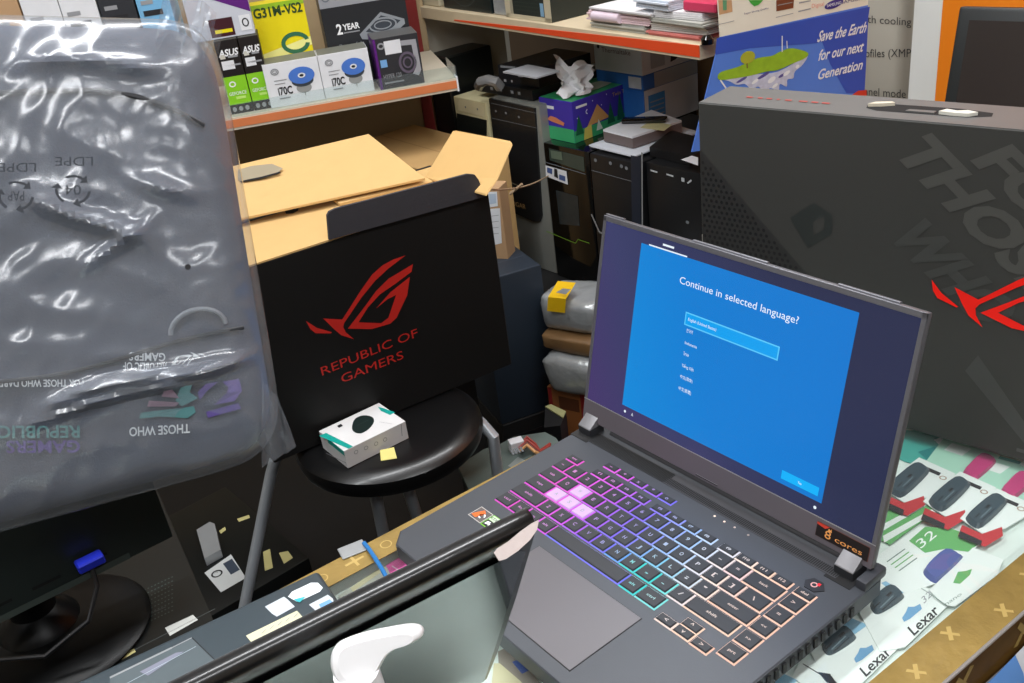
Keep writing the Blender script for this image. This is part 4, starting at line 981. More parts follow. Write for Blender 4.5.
b = MB(); sf = [atz(x, y, zc(z)) for x, y, z in ((425, 177, .822), (486, 194, .822), (497, 178, .845), (512, 143.5, .900), (510, 141, .902), (456, 130.5, .905), (453, 131, .903))]
b.prism(sf, V3(.002, -.001, -.003), M('kraft_flap', (208, 170, 110), .75, var=.05)); b.build('side_flap', t, 'raised kraft side flap')
b = MB(); tb = [vpl(x, y, A4+V3(.002, 0, 0), ang4) for x, y in ((328, 239), (326, 215), (328, 211), (334, 208), (466, 173.5), (473, 174), (477, 179), (483, 196))]
b.prism(tb, -n4*.006, ctab, False)
q = vpl(397, 215, A4, ang4); b.obox(q-e4*.006-n4*.0075, e4*.010, n4*.0006, UP*.004, offwhite)
b.build('dark_tab', t, 'dark grey padded tuck tab')

# kraft carton behind it and the label box beside it
t = thing('kraft_box', 'plain closed kraft box half under the shelf, behind the open carton', 'box', V3(-1.70, .70, .30), 0)
b = MB(); X = Bx(b, V3(-1.87, .705, .30), 0, .435, .225, .48, M('kraft_shade', (196, 158, 104), .75, var=.06), .002, 1)
X.top.rect(.0, .108, .435, .112, kraft_d); b.build('box_body', t)
p = atz(493, 190, .70)
t = thing('labelled_box', 'narrow kraft box with white labels, between the open carton and the silver computer', 'box', V3(p[0], p[1], .42), 45)
A5 = atd(490, 188, 2.28); o5 = V3(A5[0], A5[1], .40)
b = MB(); X = Bx(b, o5-dirz(30)*.04, 30, .062, .05, A5[2]-.40, M('box_tan', (186, 150, 112), .7), .001, 1)
X.front.ppoly([(487, 192), (497, 191.5), (498, 206), (488, 207.5)], white, 2); X.front.ppoly([(489, 194), (496, 193.5), (496.5, 203), (490, 204)], M('label_blueish', (180, 196, 214), .5), 3)
X.front.ppoly([(488, 209), (500, 208), (502, 243), (490, 246)], white, 2); 
for i in range(4): X.front.pline((491, 216+i*6), (499, 215+i*6), .0012, gtext, 3)
b.build('box_body', t)
# navy box on the floor stack
An = atd(541, 265, 2.3); hn_ = .39
t = thing('navy_box', 'dark navy box standing to the right of the red emblem carton', 'box', V3(An[0]-.1, An[1]-.2, An[2]-hn_), 76)
b = MB(); en = dirz(76); nn_ = V3(-en[1], en[0], 0); X = Bx(b, V3(An[0], An[1], An[2]-hn_)-en*.155, 76, .155, .16, hn_, M('navy_card', (38, 48, 60), .5, var=.05, scale=8), .003, 2)
X.top.rect(.002, .002, .153, .008, M('navy_edge', (54, 64, 76), .5)); X.top.rect(.002, .076, .153, .082, M('navy_edge', (54, 64, 76), .5)); b.build('box_body', t)
b = MB(); b.box(V3(An[0], An[1], 0)-en*.155+nn_*.0, 76, .155, .16, An[2]-hn_-.001, M('crate_dark', (14, 14, 15), .7), .004, 1)
for k in range(3): b.box(V3(An[0], An[1], .03+.045*k)-en*.15-nn_*.0015, 76, .14, .002, .03, black)
tag(b.build('low_crate'), 'low black crate on the floor under the navy box', 'crate')
# grey case lid with loose power connector
Zg = .35
t = thing('open_computer_case', 'grey topped computer case with a loose cable plug on it, beside the stool', 'computer case', atz(520, 480, Zg)*V3(1, 1, 0), 10)
b = MB(); gp = [(458, 466), (484, 449), (500, 444), (513, 437), (545, 432), (556, 438), (566, 452), (520, 500), (478, 510)]
G = [atz(x, y, Zg) for x, y in gp]; b.prism([p-UP*.012 for p in G], UP*.012, M('case_grey', (104, 118, 114), .45, metal=.2, var=.08))
cg = np.mean(G, axis=0); b.prism([V3(*(cg+(p-cg)*.97)[:2], .0) for p in G], UP*(Zg-.0125), black)
b.build('case_shell', t)
b = MB(); f = Face(b, V3(G[0][0], G[0][1], Zg), V3(1, 0, 0), V3(0, 1, 0), .0005); f.ppoly([(508, 466), (518, 457), (530, 463), (522, 474)], M('plate_pale', (150, 160, 158), .4)); b.build('cover_plate', t)
t = thing('cable_plug', 'white power plug with red and brown wires on the grey case', 'cable plug', atz(520, 446, Zg), 100)
b = MB(); b.box(atz(512, 455, Zg+.001), 70, .03, .022, .026, white, .001, 1)
for k in range(4): b.box(atz(513, 455, Zg+.027)+dirz(70)*.0068*k, 70, .004, .02, .0008, grey)
b.build('plug_body', t)
for k, (mt, dy) in enumerate(((M('wire_red', (150, 50, 40), .5), 0), (M('wire_brown', (96, 44, 34), .5), 3), (M('wire_red', (150, 50, 40)), -3), (M('wire_tan', (206, 150, 96), .5), 5))):
    b = MB(); pts = [atz(519, 449+dy*.6, Zg+.014), atz(527, 440+dy, Zg+.024), atz(535, 447+dy, Zg+.016), atz(540, 452+dy*.4, Zg+.008), atz(550, 446+dy*.7, Zg+.006)]
    b.tube(pts, .0035, mt, 8); b.build('wire', t)
# wrapped parcels between the towers and the laptop
foil = M('bubble_wrap', (176, 180, 182), .22, metal=.35, var=.25, scale=25, bump=.7, bscale=70); 
def parcel(name, label, cat, cx, cy, d, w, dd, h, mat, seed, base=None):
    c = atd(cx, cy, d); zb_ = c[2]-h/2 if base is None else base
    vs = []; fs = []; nu, nv = 24, 16
    for j in range(nv+1):
        for i in range(nu):
            th = 2*PI*i/nu; ph = PI*j/nv; s_ = abs(math.sin(ph))**.45; x = math.copysign(abs(math.cos(th))**.45, math.cos(th))*s_; y = math.copysign(abs(math.sin(th))**.45, math.sin(th))*s_; z = math.copysign(abs(math.cos(ph))**.45, math.cos(ph))
            k = 1+.10*mn.noise(Vector((x*2.6+seed, y*2.6, z*2.6)))
            q = dirz(20)*x*w/2*k+dirz(110)*y*dd/2*k+UP*(z*h/2*k)
            p = V3(c[0], c[1], zb_+h/2)+q; p[2] = max(p[2], zb_); vs.append(p)
    for j in range(nv):
        for i in range(nu): fs.append((j*nu+i, j*nu+(i+1) % nu, (j+1)*nu+(i+1) % nu, (j+1)*nu+i))
    b = MB(); b.add(vs, fs, mat, True); return b, V3(c[0], c[1], zb_)
def finish(b, name, label, cat, extra=None):
    return tag(b.build(name), label, cat)
PD = 2.30
b, c = parcel('p', '', '', 581, 306, PD, .17, .14, .085, foil, 1)
t = thing('bubble_wrapped_parcel', 'bubble wrapped parcel with a band of bright yellow tape, below the green trimmed tower', 'parcel', c, 0); b.build('wrap', t)
b = MB(); fy = Face(b, c-dirz(110)*.080+UP*0, dirz(20), UP, .0); pq = [fy.px(x, y) for x, y in ((548, 297), (566, 299), (565, 313), (547, 311))]
yt = M('tape_yellow', (236, 190, 20), .35, var=.04); b.add([fy.P(pq[3][0], pq[3][1]), fy.P(pq[2][0], pq[2][1]), fy.P(pq[1][0], pq[1][1]), fy.P(pq[0][0], pq[0][1]), fy.P(pq[1][0], pq[1][1])+dirz(110)*.05+UP*.018, fy.P(pq[0][0], pq[0][1])+dirz(110)*.05+UP*.018], [(0, 1, 2, 3), (3, 2, 4, 5)], yt)
b.add([fy.P(*fy.px(*q)) +UP*.004 for q in ((556, 294), (563, 290), (571, 291), (566, 296))], [(0, 1, 2, 3)], white)
b.build('yellow_tape', t)
zz = c[2]
b, c2 = parcel('p', '', '', 582, 330, PD, .17, .13, .045, M('parcel_brown', (122, 92, 58), .5, var=.25, scale=20), 4, zz-.044); finish(b, 'flat_parcel', 'flat brown taped parcel between the two silvery wrapped ones', 'parcel')
b, c3_ = parcel('p', '', '', 583, 352, PD, .17, .13, .10, foil, 9, zz-.143); finish(b, 'foil_parcel', 'crumpled silver and black antistatic parcel under the flat brown one', 'parcel')
cc4 = V3(c3_[0]-.07, c3_[1]-.065, 0)
t = thing('brown_box', 'upright brown box with red edges, at the bottom of the parcel pile by the hinge', 'box', cc4, 20)
b = MB(); X = Bx(b, cc4, 20, .125, .10, zz-.144, M('box_rust', (150, 92, 48), .45, var=.15, scale=14, coat=.4), .003, 2)
X.front.rect(.002, .001, .012, zz-.146, M('box_red', (150, 40, 40), .4)); X.front.rect(.09, .001, .124, zz-.146, M('box_red', (150, 40, 40))); X.front.rect(.03, zz-.20, .085, zz-.165, M('box_ink', (96, 54, 30), .5)); b.build('box_body', t)
t = thing('striped_box', 'white box with black stripes behind the left hinge of the laptop', 'box', cc4+dirz(20)*.135, 20)
b = MB(); X = Bx(b, cc4+dirz(20)*.132, 20, .10, .09, zz-.17, white, .002, 1)
for k in range(3): X.front.rect(.004, .14+k*.022, .05, .15+k*.022, ink)
X.front.rect(.0, .02, .03, .13, M('box_red', (150, 40, 40))); b.build('box_body', t)
b = MB(); gb = [atz(x, y, .30) for x, y in ((545, 406), (551, 404), (566, 411), (560, 424), (544, 426))]; b.prism([V3(p[0], p[1], .0) for p in gb], UP*.296, black); b.prism([V3(p[0], p[1], .2965) for p in gb[:3]+[gb[3]*.5+gb[2]*.5]], UP*.003, M('box_olive', (160, 160, 112), .6))
tag(b.build('pale_box'), 'small black box with a pale green top at the foot of the navy box', 'box')

# ================================================================== towers on the low platform, back row
PB = .405
b = MB(); b.box((-1.80, .935, 0), 0, .93, .50, PB-.001, M('crate_dark', (14, 14, 15)), .004, 1)
for k in range(3): b.box((-1.78, .9335, .04+.12*k), 0, .89, .002, .09, black)
tag(b.build('low_platform'), 'long low dark platform carrying the row of computer towers', 'platform')
tb_ = M('tower_black', (26, 27, 29), .35, var=.05); tg = M('tower_gloss', (10, 11, 12), .1, coat=.6, var=0); ts = M('tower_silver', (150, 152, 146), .35, metal=.4)
def tower(label, o, ang, w, d, h, mat, bev=.004):
    t = thing('computer_tower', label, 'computer', o, ang); b = MB(); return t, b, Bx(b, o, ang, w, d, h, mat, bev, 2)
# cream tower, far left
Ax_ = atd(453, 96, 2.72); oc = V3(Ax_[0], Ax_[1], PB)
cream = M('cream_plastic', (208, 200, 160), .5, var=.05)
t, b, X = tower('cream coloured old computer tower at the left end of the row', oc, 0, .15, .36, Ax_[2]-PB, cream); fo = X.front; b.build('case_shell', t)
b = MB(); f = Face(b, oc, dirz(0), UP, .001); f.ppoly([(457, 113), (487, 120), (487, 170), (458, 163)], M('bay_dark', (20, 28, 28), .4)); f.ppoly([(459, 99), (484, 104), (485, 117), (458, 110)], M('cream_light', (222, 214, 178), .5)); f.ell(*f.px(466, 107), .003, .003, grey, 2); f.ell(*f.px(478, 109), .003, .003, grey, 2); b.build('front_panel', t)
# silver and black tower
As = atd(490, 97, 2.6); os_ = V3(As[0], As[1], PB-.0)
t, b, X = tower('silver computer tower with a black upper front and round power button', os_, 2, .196, .42, As[2]-PB, ts, .006); f = X.front
b.build('case_shell', t)
b = MB(); f = Face(b, os_, dirz(2), UP, .0015)
bp_ = [f.px(*q) for q in ((490.5, 98), (536, 108), (543, 215), (541, 221), (535, 221), (503, 206.5))]
b.prism([f.P(x, y, 0) for x, y in bp_], -X.n*.006, tb_)
f2 = Face(b, os_-X.n*.006, dirz(2), UP, .0006)
f2.pline((491, 103), (536, 113), .001, grey); f2.pline((492, 118), (537, 128), .001, grey)
for q in ((496, 111), (506, 113), (519, 117)): f2.ell(*f2.px(*q), .004, .003, grey)
f2.ptext('COUGAR', (505.5, 203), (526, 209), (505, 198.5), M('badge_gold', (190, 150, 96), .4), 2); f2.pline((506, 180), (519, 186), .002, M('tape_pale', (190, 180, 150), .5))
b.build('front_panel', t)
b = MB(); q = f.px(515, 235); b.lathe(f.P(q[0], q[1], 0), [(.013, 0), (.013, .004), (.010, .006)], M('button_silver', (204, 204, 200), .25, metal=.4), 24, ax=-X.n); b.build('power_button', t)
b = MB(); f.pline((518, 242), (542, 248), .0016, dark, 2); f.pline((508, 262), (545, 271), .001, dark, 2); b.build('seam', t)
# green trimmed gloss tower
Ag = atd(542, 142, 2.5); og = V3(Ag[0]+.004, Ag[1], PB)
t, b, X = tower('glossy black computer tower with a green trim line, under the tissue box', og, 2, .168, .40, Ag[2]-PB, tg, .005); b.build('case_shell', t)
b = MB(); f = Face(b, og, dirz(2), UP, .001)
f.ppoly([(549, 148), (584, 157), (585, 172), (550, 160)], M('bay_tint', (60, 72, 66), .2), 1); f.ppoly([(551, 150), (562, 152), (563, 160), (552, 158)], M('bay_pale', (96, 112, 96), .3), 2)
f.pline((546, 162), (586, 174), .0018, grey, 2)
f.ppoly([(546, 165), (567, 171), (568.5, 184.5), (546.5, 176)], white, 2); f.ppoly([(548, 167), (553, 168.5), (553, 174), (548, 172)], M('tag_blue', (70, 90, 140), .4), 3); f.ppoly([(555, 168), (558, 169), (559, 178), (555, 176)], ink, 3); f.ppoly([(560, 174), (566, 176), (566, 181), (560, 179)], M('tag_blue', (70, 90, 140)), 3)
f.ppoly([(556, 190), (578, 196), (580, 226), (560, 224)], M('bay_reflect', (44, 50, 52), .25, var=.3, scale=40), 1)
lg = M('trim_green', (116, 160, 48), .4); f.pline((547, 231), (576, 243), .0022, lg, 2); f.pline((576, 243), (578, 240), .0022, lg, 2); f.pline((578, 239), (590, 243), .0022, lg, 2)
b.build('front_panel', t)
# tower under the paper stack
Ap = atx(589, 149, og[0]+.176); op = V3(Ap[0], Ap[1], PB)
t, b, X = tower('black computer tower carrying the white paper stack', op, 2, .162, .37, Ap[2]-PB-.01, tb_, .005); b.build('case_shell', t)
b = MB(); f = Face(b, op, dirz(2), UP, .001)
for q in ((596, 160), (611, 163), (622, 166), (627, 168)): f.ell(*f.px(*q), .005, .0045, M('port_grey', (120, 124, 128), .4), 2)
f.pline((592, 170), (632, 181), .0014, grey, 2); f.pline((592, 188), (633, 200), .001, dark, 2); f.pline((642.5, 152), (643, 250), .004, silver, 2); f.pline((592, 214), (600, 232), .005, silver, 2); f.pline((600, 232), (640, 244), .005, silver, 2)
f.ppoly([(631, 155), (641, 157), (641, 262), (633, 260)], M('tower_navy', (36, 42, 54), .35), 1)
b.build('front_panel', t)
pt = op+UP*(Ap[2]-PB-.009)
stack_top = pt[2]
rs = random.Random(3)
for k in range(3):
    b = MB(); P_ = [(590-1+k, 146+k*.5), (634, 157.5), (699, 133), (660, 121)]
    b.prism([atz(x, y, stack_top+k*.0035) for x, y in P_], UP*.003, M('paper_white', (218, 222, 230), .6, var=.03))
    tag(b.build('paper_pad'), ['bottom white paper pad on the black tower', 'middle white paper pad on the black tower', 'top white paper pad, directly under the flat grey sided box'][k], 'paper pad', 'white paper pads on the tower')
zq = stack_top+.0125
t = thing('phone_box', 'flat white box with brown grey sides on the paper pads', 'box', atz(640, 140, zq), 2)
b = MB(); P_ = [atz(x, y, zq) for x, y in ((604, 141), (633, 148.5), (682, 132), (652, 121))]; b.prism(P_, UP*.024, M('box_taupe', (110, 98, 96), .5)); b.prism([p+UP*.024 for p in P_], UP*.005, white)
f = Face(b, P_[0]+UP*.029, dirz(0), V3(0, 1, 0), .0004); f.ppoly([(650, 121), (672, 125), (664, 131), (640, 128)], M('label_straw', (206, 200, 150), .5)); b.build('box_body', t)
b = MB(); q = atz(641, 127, zq+.030); b.obox(q-V3(.06, .008, 0), V3(.09, .06, 0), V3(-.012, .022, 0), UP*.012, gloss_black, .004, 2); tag(b.build('remote_control'), 'slim black remote lying on the flat white box', 'remote')
# fourth tower
At = atx(645, 157, op[0]+.172); ot = V3(At[0], At[1], PB)
t, b, X = tower('black computer tower at the right end of the row, beside the laptop carton', ot, 2, .185, .36, At[2]-PB-.012, tb_, .005); b.build('case_shell', t)
b = MB(); f = Face(b, ot, dirz(2), UP, .001); lt_ = M('port_white', (190, 194, 196), .4)
f.pline((651, 170), (658, 172), .004, lt_, 2); f.pline((667, 174), (674, 176), .004, lt_, 2); f.ppoly([(682, 177), (685, 178), (685, 182), (682, 181)], lt_, 2); f.pline((688, 183), (692, 180), .004, lt_, 2); f.pline((645, 180), (696, 193), .001, dark, 2)
f.ell(*f.px(688, 222), .005, .004, grey, 2)
b.build('front_panel', t)
zt_ = At[2]-.011
t = thing('disk_drive', 'low black disk drive with a white label on the right hand tower', 'disk drive', atz(680, 150, zt_), 2)
b = MB(); P_ = [atz(x, y, zt_) for x, y in ((650, 156), (690, 166), (720, 152), (672, 139))]; b.prism(P_, UP*.022, black); f = Face(b, P_[0]+UP*.022, dirz(0), V3(0, 1, 0), .0005)
f.ppoly([(681, 160), (692, 156), (698, 158), (698, 166)], white, 2); b.build('drive_body', t)
# tissue box
Ati = atd(538.5, 97, 2.49); oti = V3(Ati[0], Ati[1], Ag[2]+.001); hti = Ati[2]-oti[2]
t = thing('tissue_box', 'purple and green tissue box with a camping picture on the glossy tower', 'tissue box', oti, 2)
pur = M('tissue_purple', (62, 48, 168), .4, var=.06); tgr = M('tissue_green', (60, 168, 110), .4, var=.08)
b = MB(); X = Bx(b, oti, 2, .122, .235, hti, pur, .001, 1); f = X.front; r_ = X.right
f.rect(0, 0, .122, .034, tgr); r_.rect(0, 0, .235, .030, tgr); f.rect(.02, .078, .055, .086, wtext, 2); f.poly([(.025, .050), (.04, .060), (.06, .058), (.09, .048), (.085, .040), (.04, .046)], M('tissue_orange', (214, 130, 90), .4), 2); r_.rect(.012, .084, .05, .090, wtext, 2)
r_.poly([(.045, .03), (.085, .078), (.125, .035)], M('tent_tan', (208, 160, 96), .4), 2); r_.poly([(.03, .0), (.035, .028), (.06, .034), (.06, .0)], M('tent_yellow', (214, 200, 96), .4), 3); r_.poly([(.075, .012), (.085, .04), (.098, .012)], M('tent_white', (210, 228, 214), .4), 4)
for a_, h_ in ((.018, .05), (.13, .055), (.165, .07), (.20, .05)): r_.poly([(a_-.014, .018), (a_, .018+h_), (a_+.014, .018)], M('tree_green', (24, 100, 60), .4), 3)
r_.text('Twin Trip', .14, .082, .06, .010, M('tissue_gold', (214, 170, 70), .4), 3); r_.ring(.05, .068, .006, .006, .002, wtext, 2, a0=1.5, a1=4.7)
for q in ((.014, .06), (.07, .09), (.10, .072), (.19, .092), (.12, .094)): r_.ell(q[0], q[1], .0016, .0016, wtext, 2, n=8)
X.top.rect(.002, .002, .120, .233, tgr); X.top.ell(.061, .12, .030, .085, M('tissue_hole', (206, 214, 196), .6), 2)
b.build('box_body', t)
b = MB(); tc_ = oti+X.e*.061+X.n*.10+UP*hti
vs = []; fs = []; nu, nv = 12, 8
tp_px = [(563, 97), (585, 91), (592, 65), (567, 57)]; 
tip = [atd(*q, 2.44) for q in ((563, 98), (590, 92), (594, 64), (553, 54))]
for j in range(nv+1):
    for i in range(nu+1):
        u, v = i/nu, j/nv; p = (tip[0]*(1-u)+tip[1]*u)*(1-v)+(tip[3]*(1-u)+tip[2]*u)*v
        dip = -.022*math.exp(-((u-.35)/.15)**2)*v
        vs.append(p+V3(.3, -.3, 0)*.035*math.sin(u*11+v*3)*(1-.3*v)+V3(.01, .01, 0)*mn.noise(Vector((u*4, v*4, 2)))*2+UP*dip)
for j in range(nv):
    for i in range(nu): a = j*(nu+1)+i; fs.append((a, a+1, a+nu+2, a+nu+1))
b.add(vs, fs, M('tissue_paper', (234, 234, 236), .8, var=.02), True); b.build('tissue', t)
# string from the open carton to the tower
b = MB(); sp0 = atd(492, 190, 1.76); sp1 = onplane(548, 176, og-V3(0, .004, 0), V3(0, 1, 0)); pts = [sp0+(sp1-sp0)*q-UP*.010*math.sin(PI*q) for q in np.linspace(0, 1, 10)]
b.tube(pts, .0018, M('string', (176, 150, 120), .8), 6); mid_ = pts[3]; b.tube([mid_-V3(.01, .01, .012), mid_+V3(.01, .01, .008)], .003, M('string', (176, 150, 120)), 6)
tag(b.build('string'), 'taut beige string from the open carton to the sticker on the glossy tower', 'string')
# stacked black devices on the silver tower
zs_ = As[2]+.002
def slab(name, label, cat, px, z, h, mat, extra=None):
    b = MB()
    if px == 'A': o_ = atz(478, 91, z); P_ = [o_, V3(-1.447, o_[1]+.005, z), V3(-1.447, o_[1]+.26, z), V3(o_[0]+.01, o_[1]+.26, z)]
    elif px == 'B': o_ = atz(500, 84, z); P_ = [o_, V3(-1.445, o_[1]+.02, z), V3(-1.445, o_[1]+.20, z), V3(o_[0], o_[1]+.20, z)]
    else: P_ = [atz(x, y, z) for x, y in px]
    b.prism(P_, UP*h, mat)
    if extra: extra(b, P_, z+h)
    return tag(b.build(name), label, cat)
def ex1(b, P_, zt):
    e_ = P_[1]-P_[0]; f = Face(b, P_[0], e_, UP, .0006); L_ = np.linalg.norm(e_)
    for k, w in ((.25, .012), (.38, .02), (.62, .012), (.75, .01)): f.rect(L_*k, .010, L_*k+w, .018, grey)
slab('black_laptop', 'closed black laptop at the bottom of the stack beside the tissue box', 'laptop', [None]*0 or 'A', zs_, .026, tb_, ex1)
def ex2_(b, P_, zt):
    e_ = P_[1]-P_[0]; f = Face(b, P_[0], e_, UP, .0006); L_ = np.linalg.norm(e_); f.rect(L_*.5, .024, L_*.62, .034, gtext); f.rect(L_*.12, .008, L_*.18, .014, gtext); f.rect(L_*.3, .008, L_*.34, .014, gtext); f.rect(.01, .044, L_*.45, .050, grey)
slab('black_printer', 'flat black printer on the closed black laptop, with sheets on top', 'printer', 'B', zs_+.027, .050, M('printer_black', (20, 22, 28), .35), ex2_)
slab('paper_sheets', 'grey white sheets lying on the flat black printer', 'papers', [(503, 73), (536, 79), (560, 72), (528, 66)], zs_+.0775, .004, M('sheet_grey', (170, 172, 178), .6))
b = MB(); hb = [atz(x, y, zs_+.028) for x, y in ((480, 84), (488, 80), (500, 80), (502, 86))]
b.tube([atz(479, 86, zs_+.032), atz(481, 82, zs_+.05), atz(488, 80, zs_+.055), atz(496, 82, zs_+.05), atz(500, 87, zs_+.034)], .014, M('bag_grey', (110, 110, 110), .35, coat=.4), 10)
tag(b.build('cable_bundle'), 'grey plastic wrapped bundle at the left end of the black stack', 'cable bundle')
# boxed parts under the right shelf
Aw = atz(646, 139, stack_top+.002)
Aw = onplane(646, 139, V3(0, op[1]+.215, 0), V3(0, 1, 0)); zc_ = Ap[2]-.012
def cardbox(label, z0, z1, mf, name='parts_box', w=.17, deco=None):
    o = V3(Aw[0]-w, Aw[1]+.0, z0); t = thing(name, label, 'box', o, 0, 'boxes under the right shelf'); b = MB(); X = Bx(b, o, 0, w, .20, z1-z0, mf, .001, 1)
    if deco: deco(X)
    b.build('box_body', t); return X
zt1 = onplane(646, 92, Aw, V3(0, 1, 0))[2]; zt2_ = onplane(646, 77, Aw, V3(0, 1, 0))[2]; zb1 = zc_
cardbox('white box with a blue panel, at the bottom of the pile under the papers', zb1, zt1, M('box_blue', (40, 100, 176), .45), deco=lambda X: (X.right.rect(.002, .0, .198, X.h, M('box_greywhite', (190, 194, 196), .5)), X.right.rect(.015, .02, .075, X.h-.015, M('box_cyan', (60, 130, 190), .4), 2), [X.right.rect(.02, .025+k*.012, .07, .028+k*.012, gtext, 3) for k in range(4)]))
cardbox('blue box in the middle of the pile under the papers', zt1+.0008, zt2_, M('box_blue', (40, 100, 176)), deco=lambda X: (X.right.rect(.04, .0, .198, X.h, M('box_greyer', (150, 154, 156), .5)), X.front.rect(.12, .004, .165, X.h-.004, M('box_greywhite', (190, 194, 196)), 2)))
RSZ = None
# ================================================================== right hand shelf
rl, rr_ = atd(440, 23, 2.62), atd(700, 61, 2.36)
RY = 1.02; rz = aty(640, 51, RY)[2]; 
def ry(x, y): return aty(x, y, RY)
RZ0 = .5*(ry(560, 36)[2]+ry(690, 60)[2]); RTH = ry(690, 60)[2]-ry(690, 60)[2]+.032
# front edge direction fitted to the two ends
PL = aty(455, 23, RY); PR_ = atz(700, 60.5, PL[2]); rang = math.degrees(math.atan2(PR_[1]-PL[1], PR_[0]-PL[0]))
RX0 = PL-dirz(rang)*.45; RZ0 = PL[2]
RW = float(np.linalg.norm(PR_-PL))+.45
re = dirz(rang); rn = V3(-re[1], re[0], 0)
shelf_cream = M('shelf_cream', (206, 190, 160), .6); sor = M('shelf_red_orange', (224, 74, 30), .45, var=.03); upr = M('upright_red', (120, 26, 24), .5); bw = M('board_brown', (128, 98, 62), .7, var=.08, scale=6)
WS = t = thing('wall_shelf', 'long shelf with a red orange edge along the back wall, over the towers', 'shelf', RX0*V3(1, 1, 0)+UP*(RZ0-.6), rang)
b = MB(); b.obox(RX0, re*RW, rn*.42, UP*.030, shelf_cream, .001, 1); b.hexa([RX0+re*.45-rn*.0016+UP*.006, RX0+re*RW-rn*.0016+UP*.006, RX0+re*RW+UP*.006, RX0+re*.45+UP*.006, RX0+re*.45-rn*.0016+UP*.009, RX0+re*RW-rn*.0016+UP*.029, RX0+re*RW+UP*.029, RX0+re*.45+UP*.009], sor); b.build('shelf_board', t)
b = MB(); b.obox(RX0+re*.0+rn*.46-UP*(RZ0-.40), re*(RW-.14), rn*.012, UP*(RZ0-.40+.9), bw); struct(b.build('wall_panel'))
for k in (.72, 1.32):
    b = MB(); b.obox(RX0+re*k+rn*.425-UP*(RZ0-.40), re*.03, rn*.03, UP*(RZ0-.40+.9), upr); struct(b.build('trim_2'))
RT = RZ0+.0305
cardbox('white box with a black trade name, at the top of the pile under the papers', zt2_+.0008, RZ0-.004, M('box_greywhite', (190, 194, 196)), w=.172, deco=lambda X: (X.front.text('Thermaltake', .03, X.h*.35, .105, .012, M('print_maroon', (90, 40, 40), .5), 2), X.front.ell(.018, X.h*.45, .005, .006, ink, 2), X.right.rect(.03, .01, .08, X.h-.01, M('box_greyer', (150, 154, 156)), 2), X.right.poly([(.10, .012), (.115, X.h-.012), (.13, .02), (.12, .015)], ink, 2)))
# papers on the shelf
def sheet_pile(name, label, cat, px, z, h, mat, grp=None, lines=None):
    b = MB(); P_ = [atz(x, y, z) for x, y in px]; b.prism(P_, UP*h, mat)
    n_ = max(1, int(h/.004))
    for k in range(n_):   # sheet edges
        c_ = np.mean(P_, axis=0); 
    return tag(b.build(name), label, cat, grp)
pw = [M('sheet_a', (222, 220, 222), .7, var=.05), M('sheet_b', (196, 192, 186), .7, var=.08), M('sheet_c', (226, 200, 206), .7, var=.05), M('sheet_d', (176, 176, 168), .7, var=.1), M('sheet_e', (206, 214, 226), .7, var=.04)]
def stackp(items):
    for (nm, lb, cat, x0, x1, zoff, h, mat, yaw, dep) in items:
        A_ = aty(x0, 0, RY+.02); B_ = aty(x1, 0, RY+.02)
        p = onplane(x0, 35, RX0+rn*.02, rn); q = onplane(x1, 45, RX0+rn*.02, rn); w = float((q-p)@re); o = V3(p[0], p[1], RT+zoff)
        b = MB(); e_ = dirz(rang+yaw); n_ = V3(-e_[1], e_[0], 0); k = max(1, int(h/.0035))
        for i in range(k):
            j = rs.uniform(-.004, .004); b.obox(o+e_*j+n_*rs.uniform(-.004, .004)+UP*(h*i/k), e_*w, n_*dep, UP*(h/k*.82), mat)
        tag(b.build(nm), lb, cat, None)
stackp([('document_folder', 'grey document folder at the bottom of the left paper pile', 'folder', 592, 646, 0, .016, pw[3], 0, .24),
        ('document_folder', 'pinkish clear file rolled at its left end, on the left paper pile', 'folder', 589, 650, .0165, .020, pw[2], 1, .24),
        ('paper_stack', 'white paper stack on top of the left pile, against the black case', 'papers', 592, 655, .037, .008, pw[0], -2, .24),
        ('paper_stack', 'loose reddish papers at the bottom of the right pile on the shelf', 'papers', 648, 700, 0, .010, M('sheet_red', (206, 120, 116), .7, var=.2), 1, .24),
        ('paper_stack', 'grey papers above the reddish ones on the right pile', 'papers', 650, 703, .0105, .014, pw[1], 3, .24),
        ('paper_stack', 'brownish grey papers in the middle of the right pile', 'papers', 652, 706, .025, .012, pw[3], -2, .24),
        ('paper_stack', 'pale papers high on the right pile, under the pink file', 'papers', 655, 700, .0375, .014, pw[0], 4, .24),
        ('paper_stack', 'bluish white papers behind the left pile, reaching the top of the frame', 'papers', 636, 672, .0525, .020, pw[4], -5, .22)])
b = MB(); p = onplane(594, 18, RX0+rn*.018, rn); p[2] = RT+.0265; b.tube([p, p+re*.09], .0105, M('roll_white', (222, 204, 216), .5), 14); tag(b.build('paper_roll'), 'rolled white paper end sticking out of the left pile', 'paper roll')
p = onplane(690, 10, RX0+rn*.03, rn); b = MB(); b.obox(V3(p[0]-.02, p[1], RT+.053), re*.09, rn*.2, UP*.02, M('file_pink', (206, 60, 96), .4), .003, 1); tag(b.build('pink_file'), 'bright pink plastic file on top of the right paper pile', 'file')
p = onplane(711, 35, RX0+rn*.0, rn); b = MB(); b.lathe(V3(p[0]-.02, p[1]+.012, RT), [(.012, 0), (.013, .01), (.008, .016)], gloss_black, 20); tag(b.build('bottle_cap'), 'small black round cap at the right end of the shelf edge', 'cap')
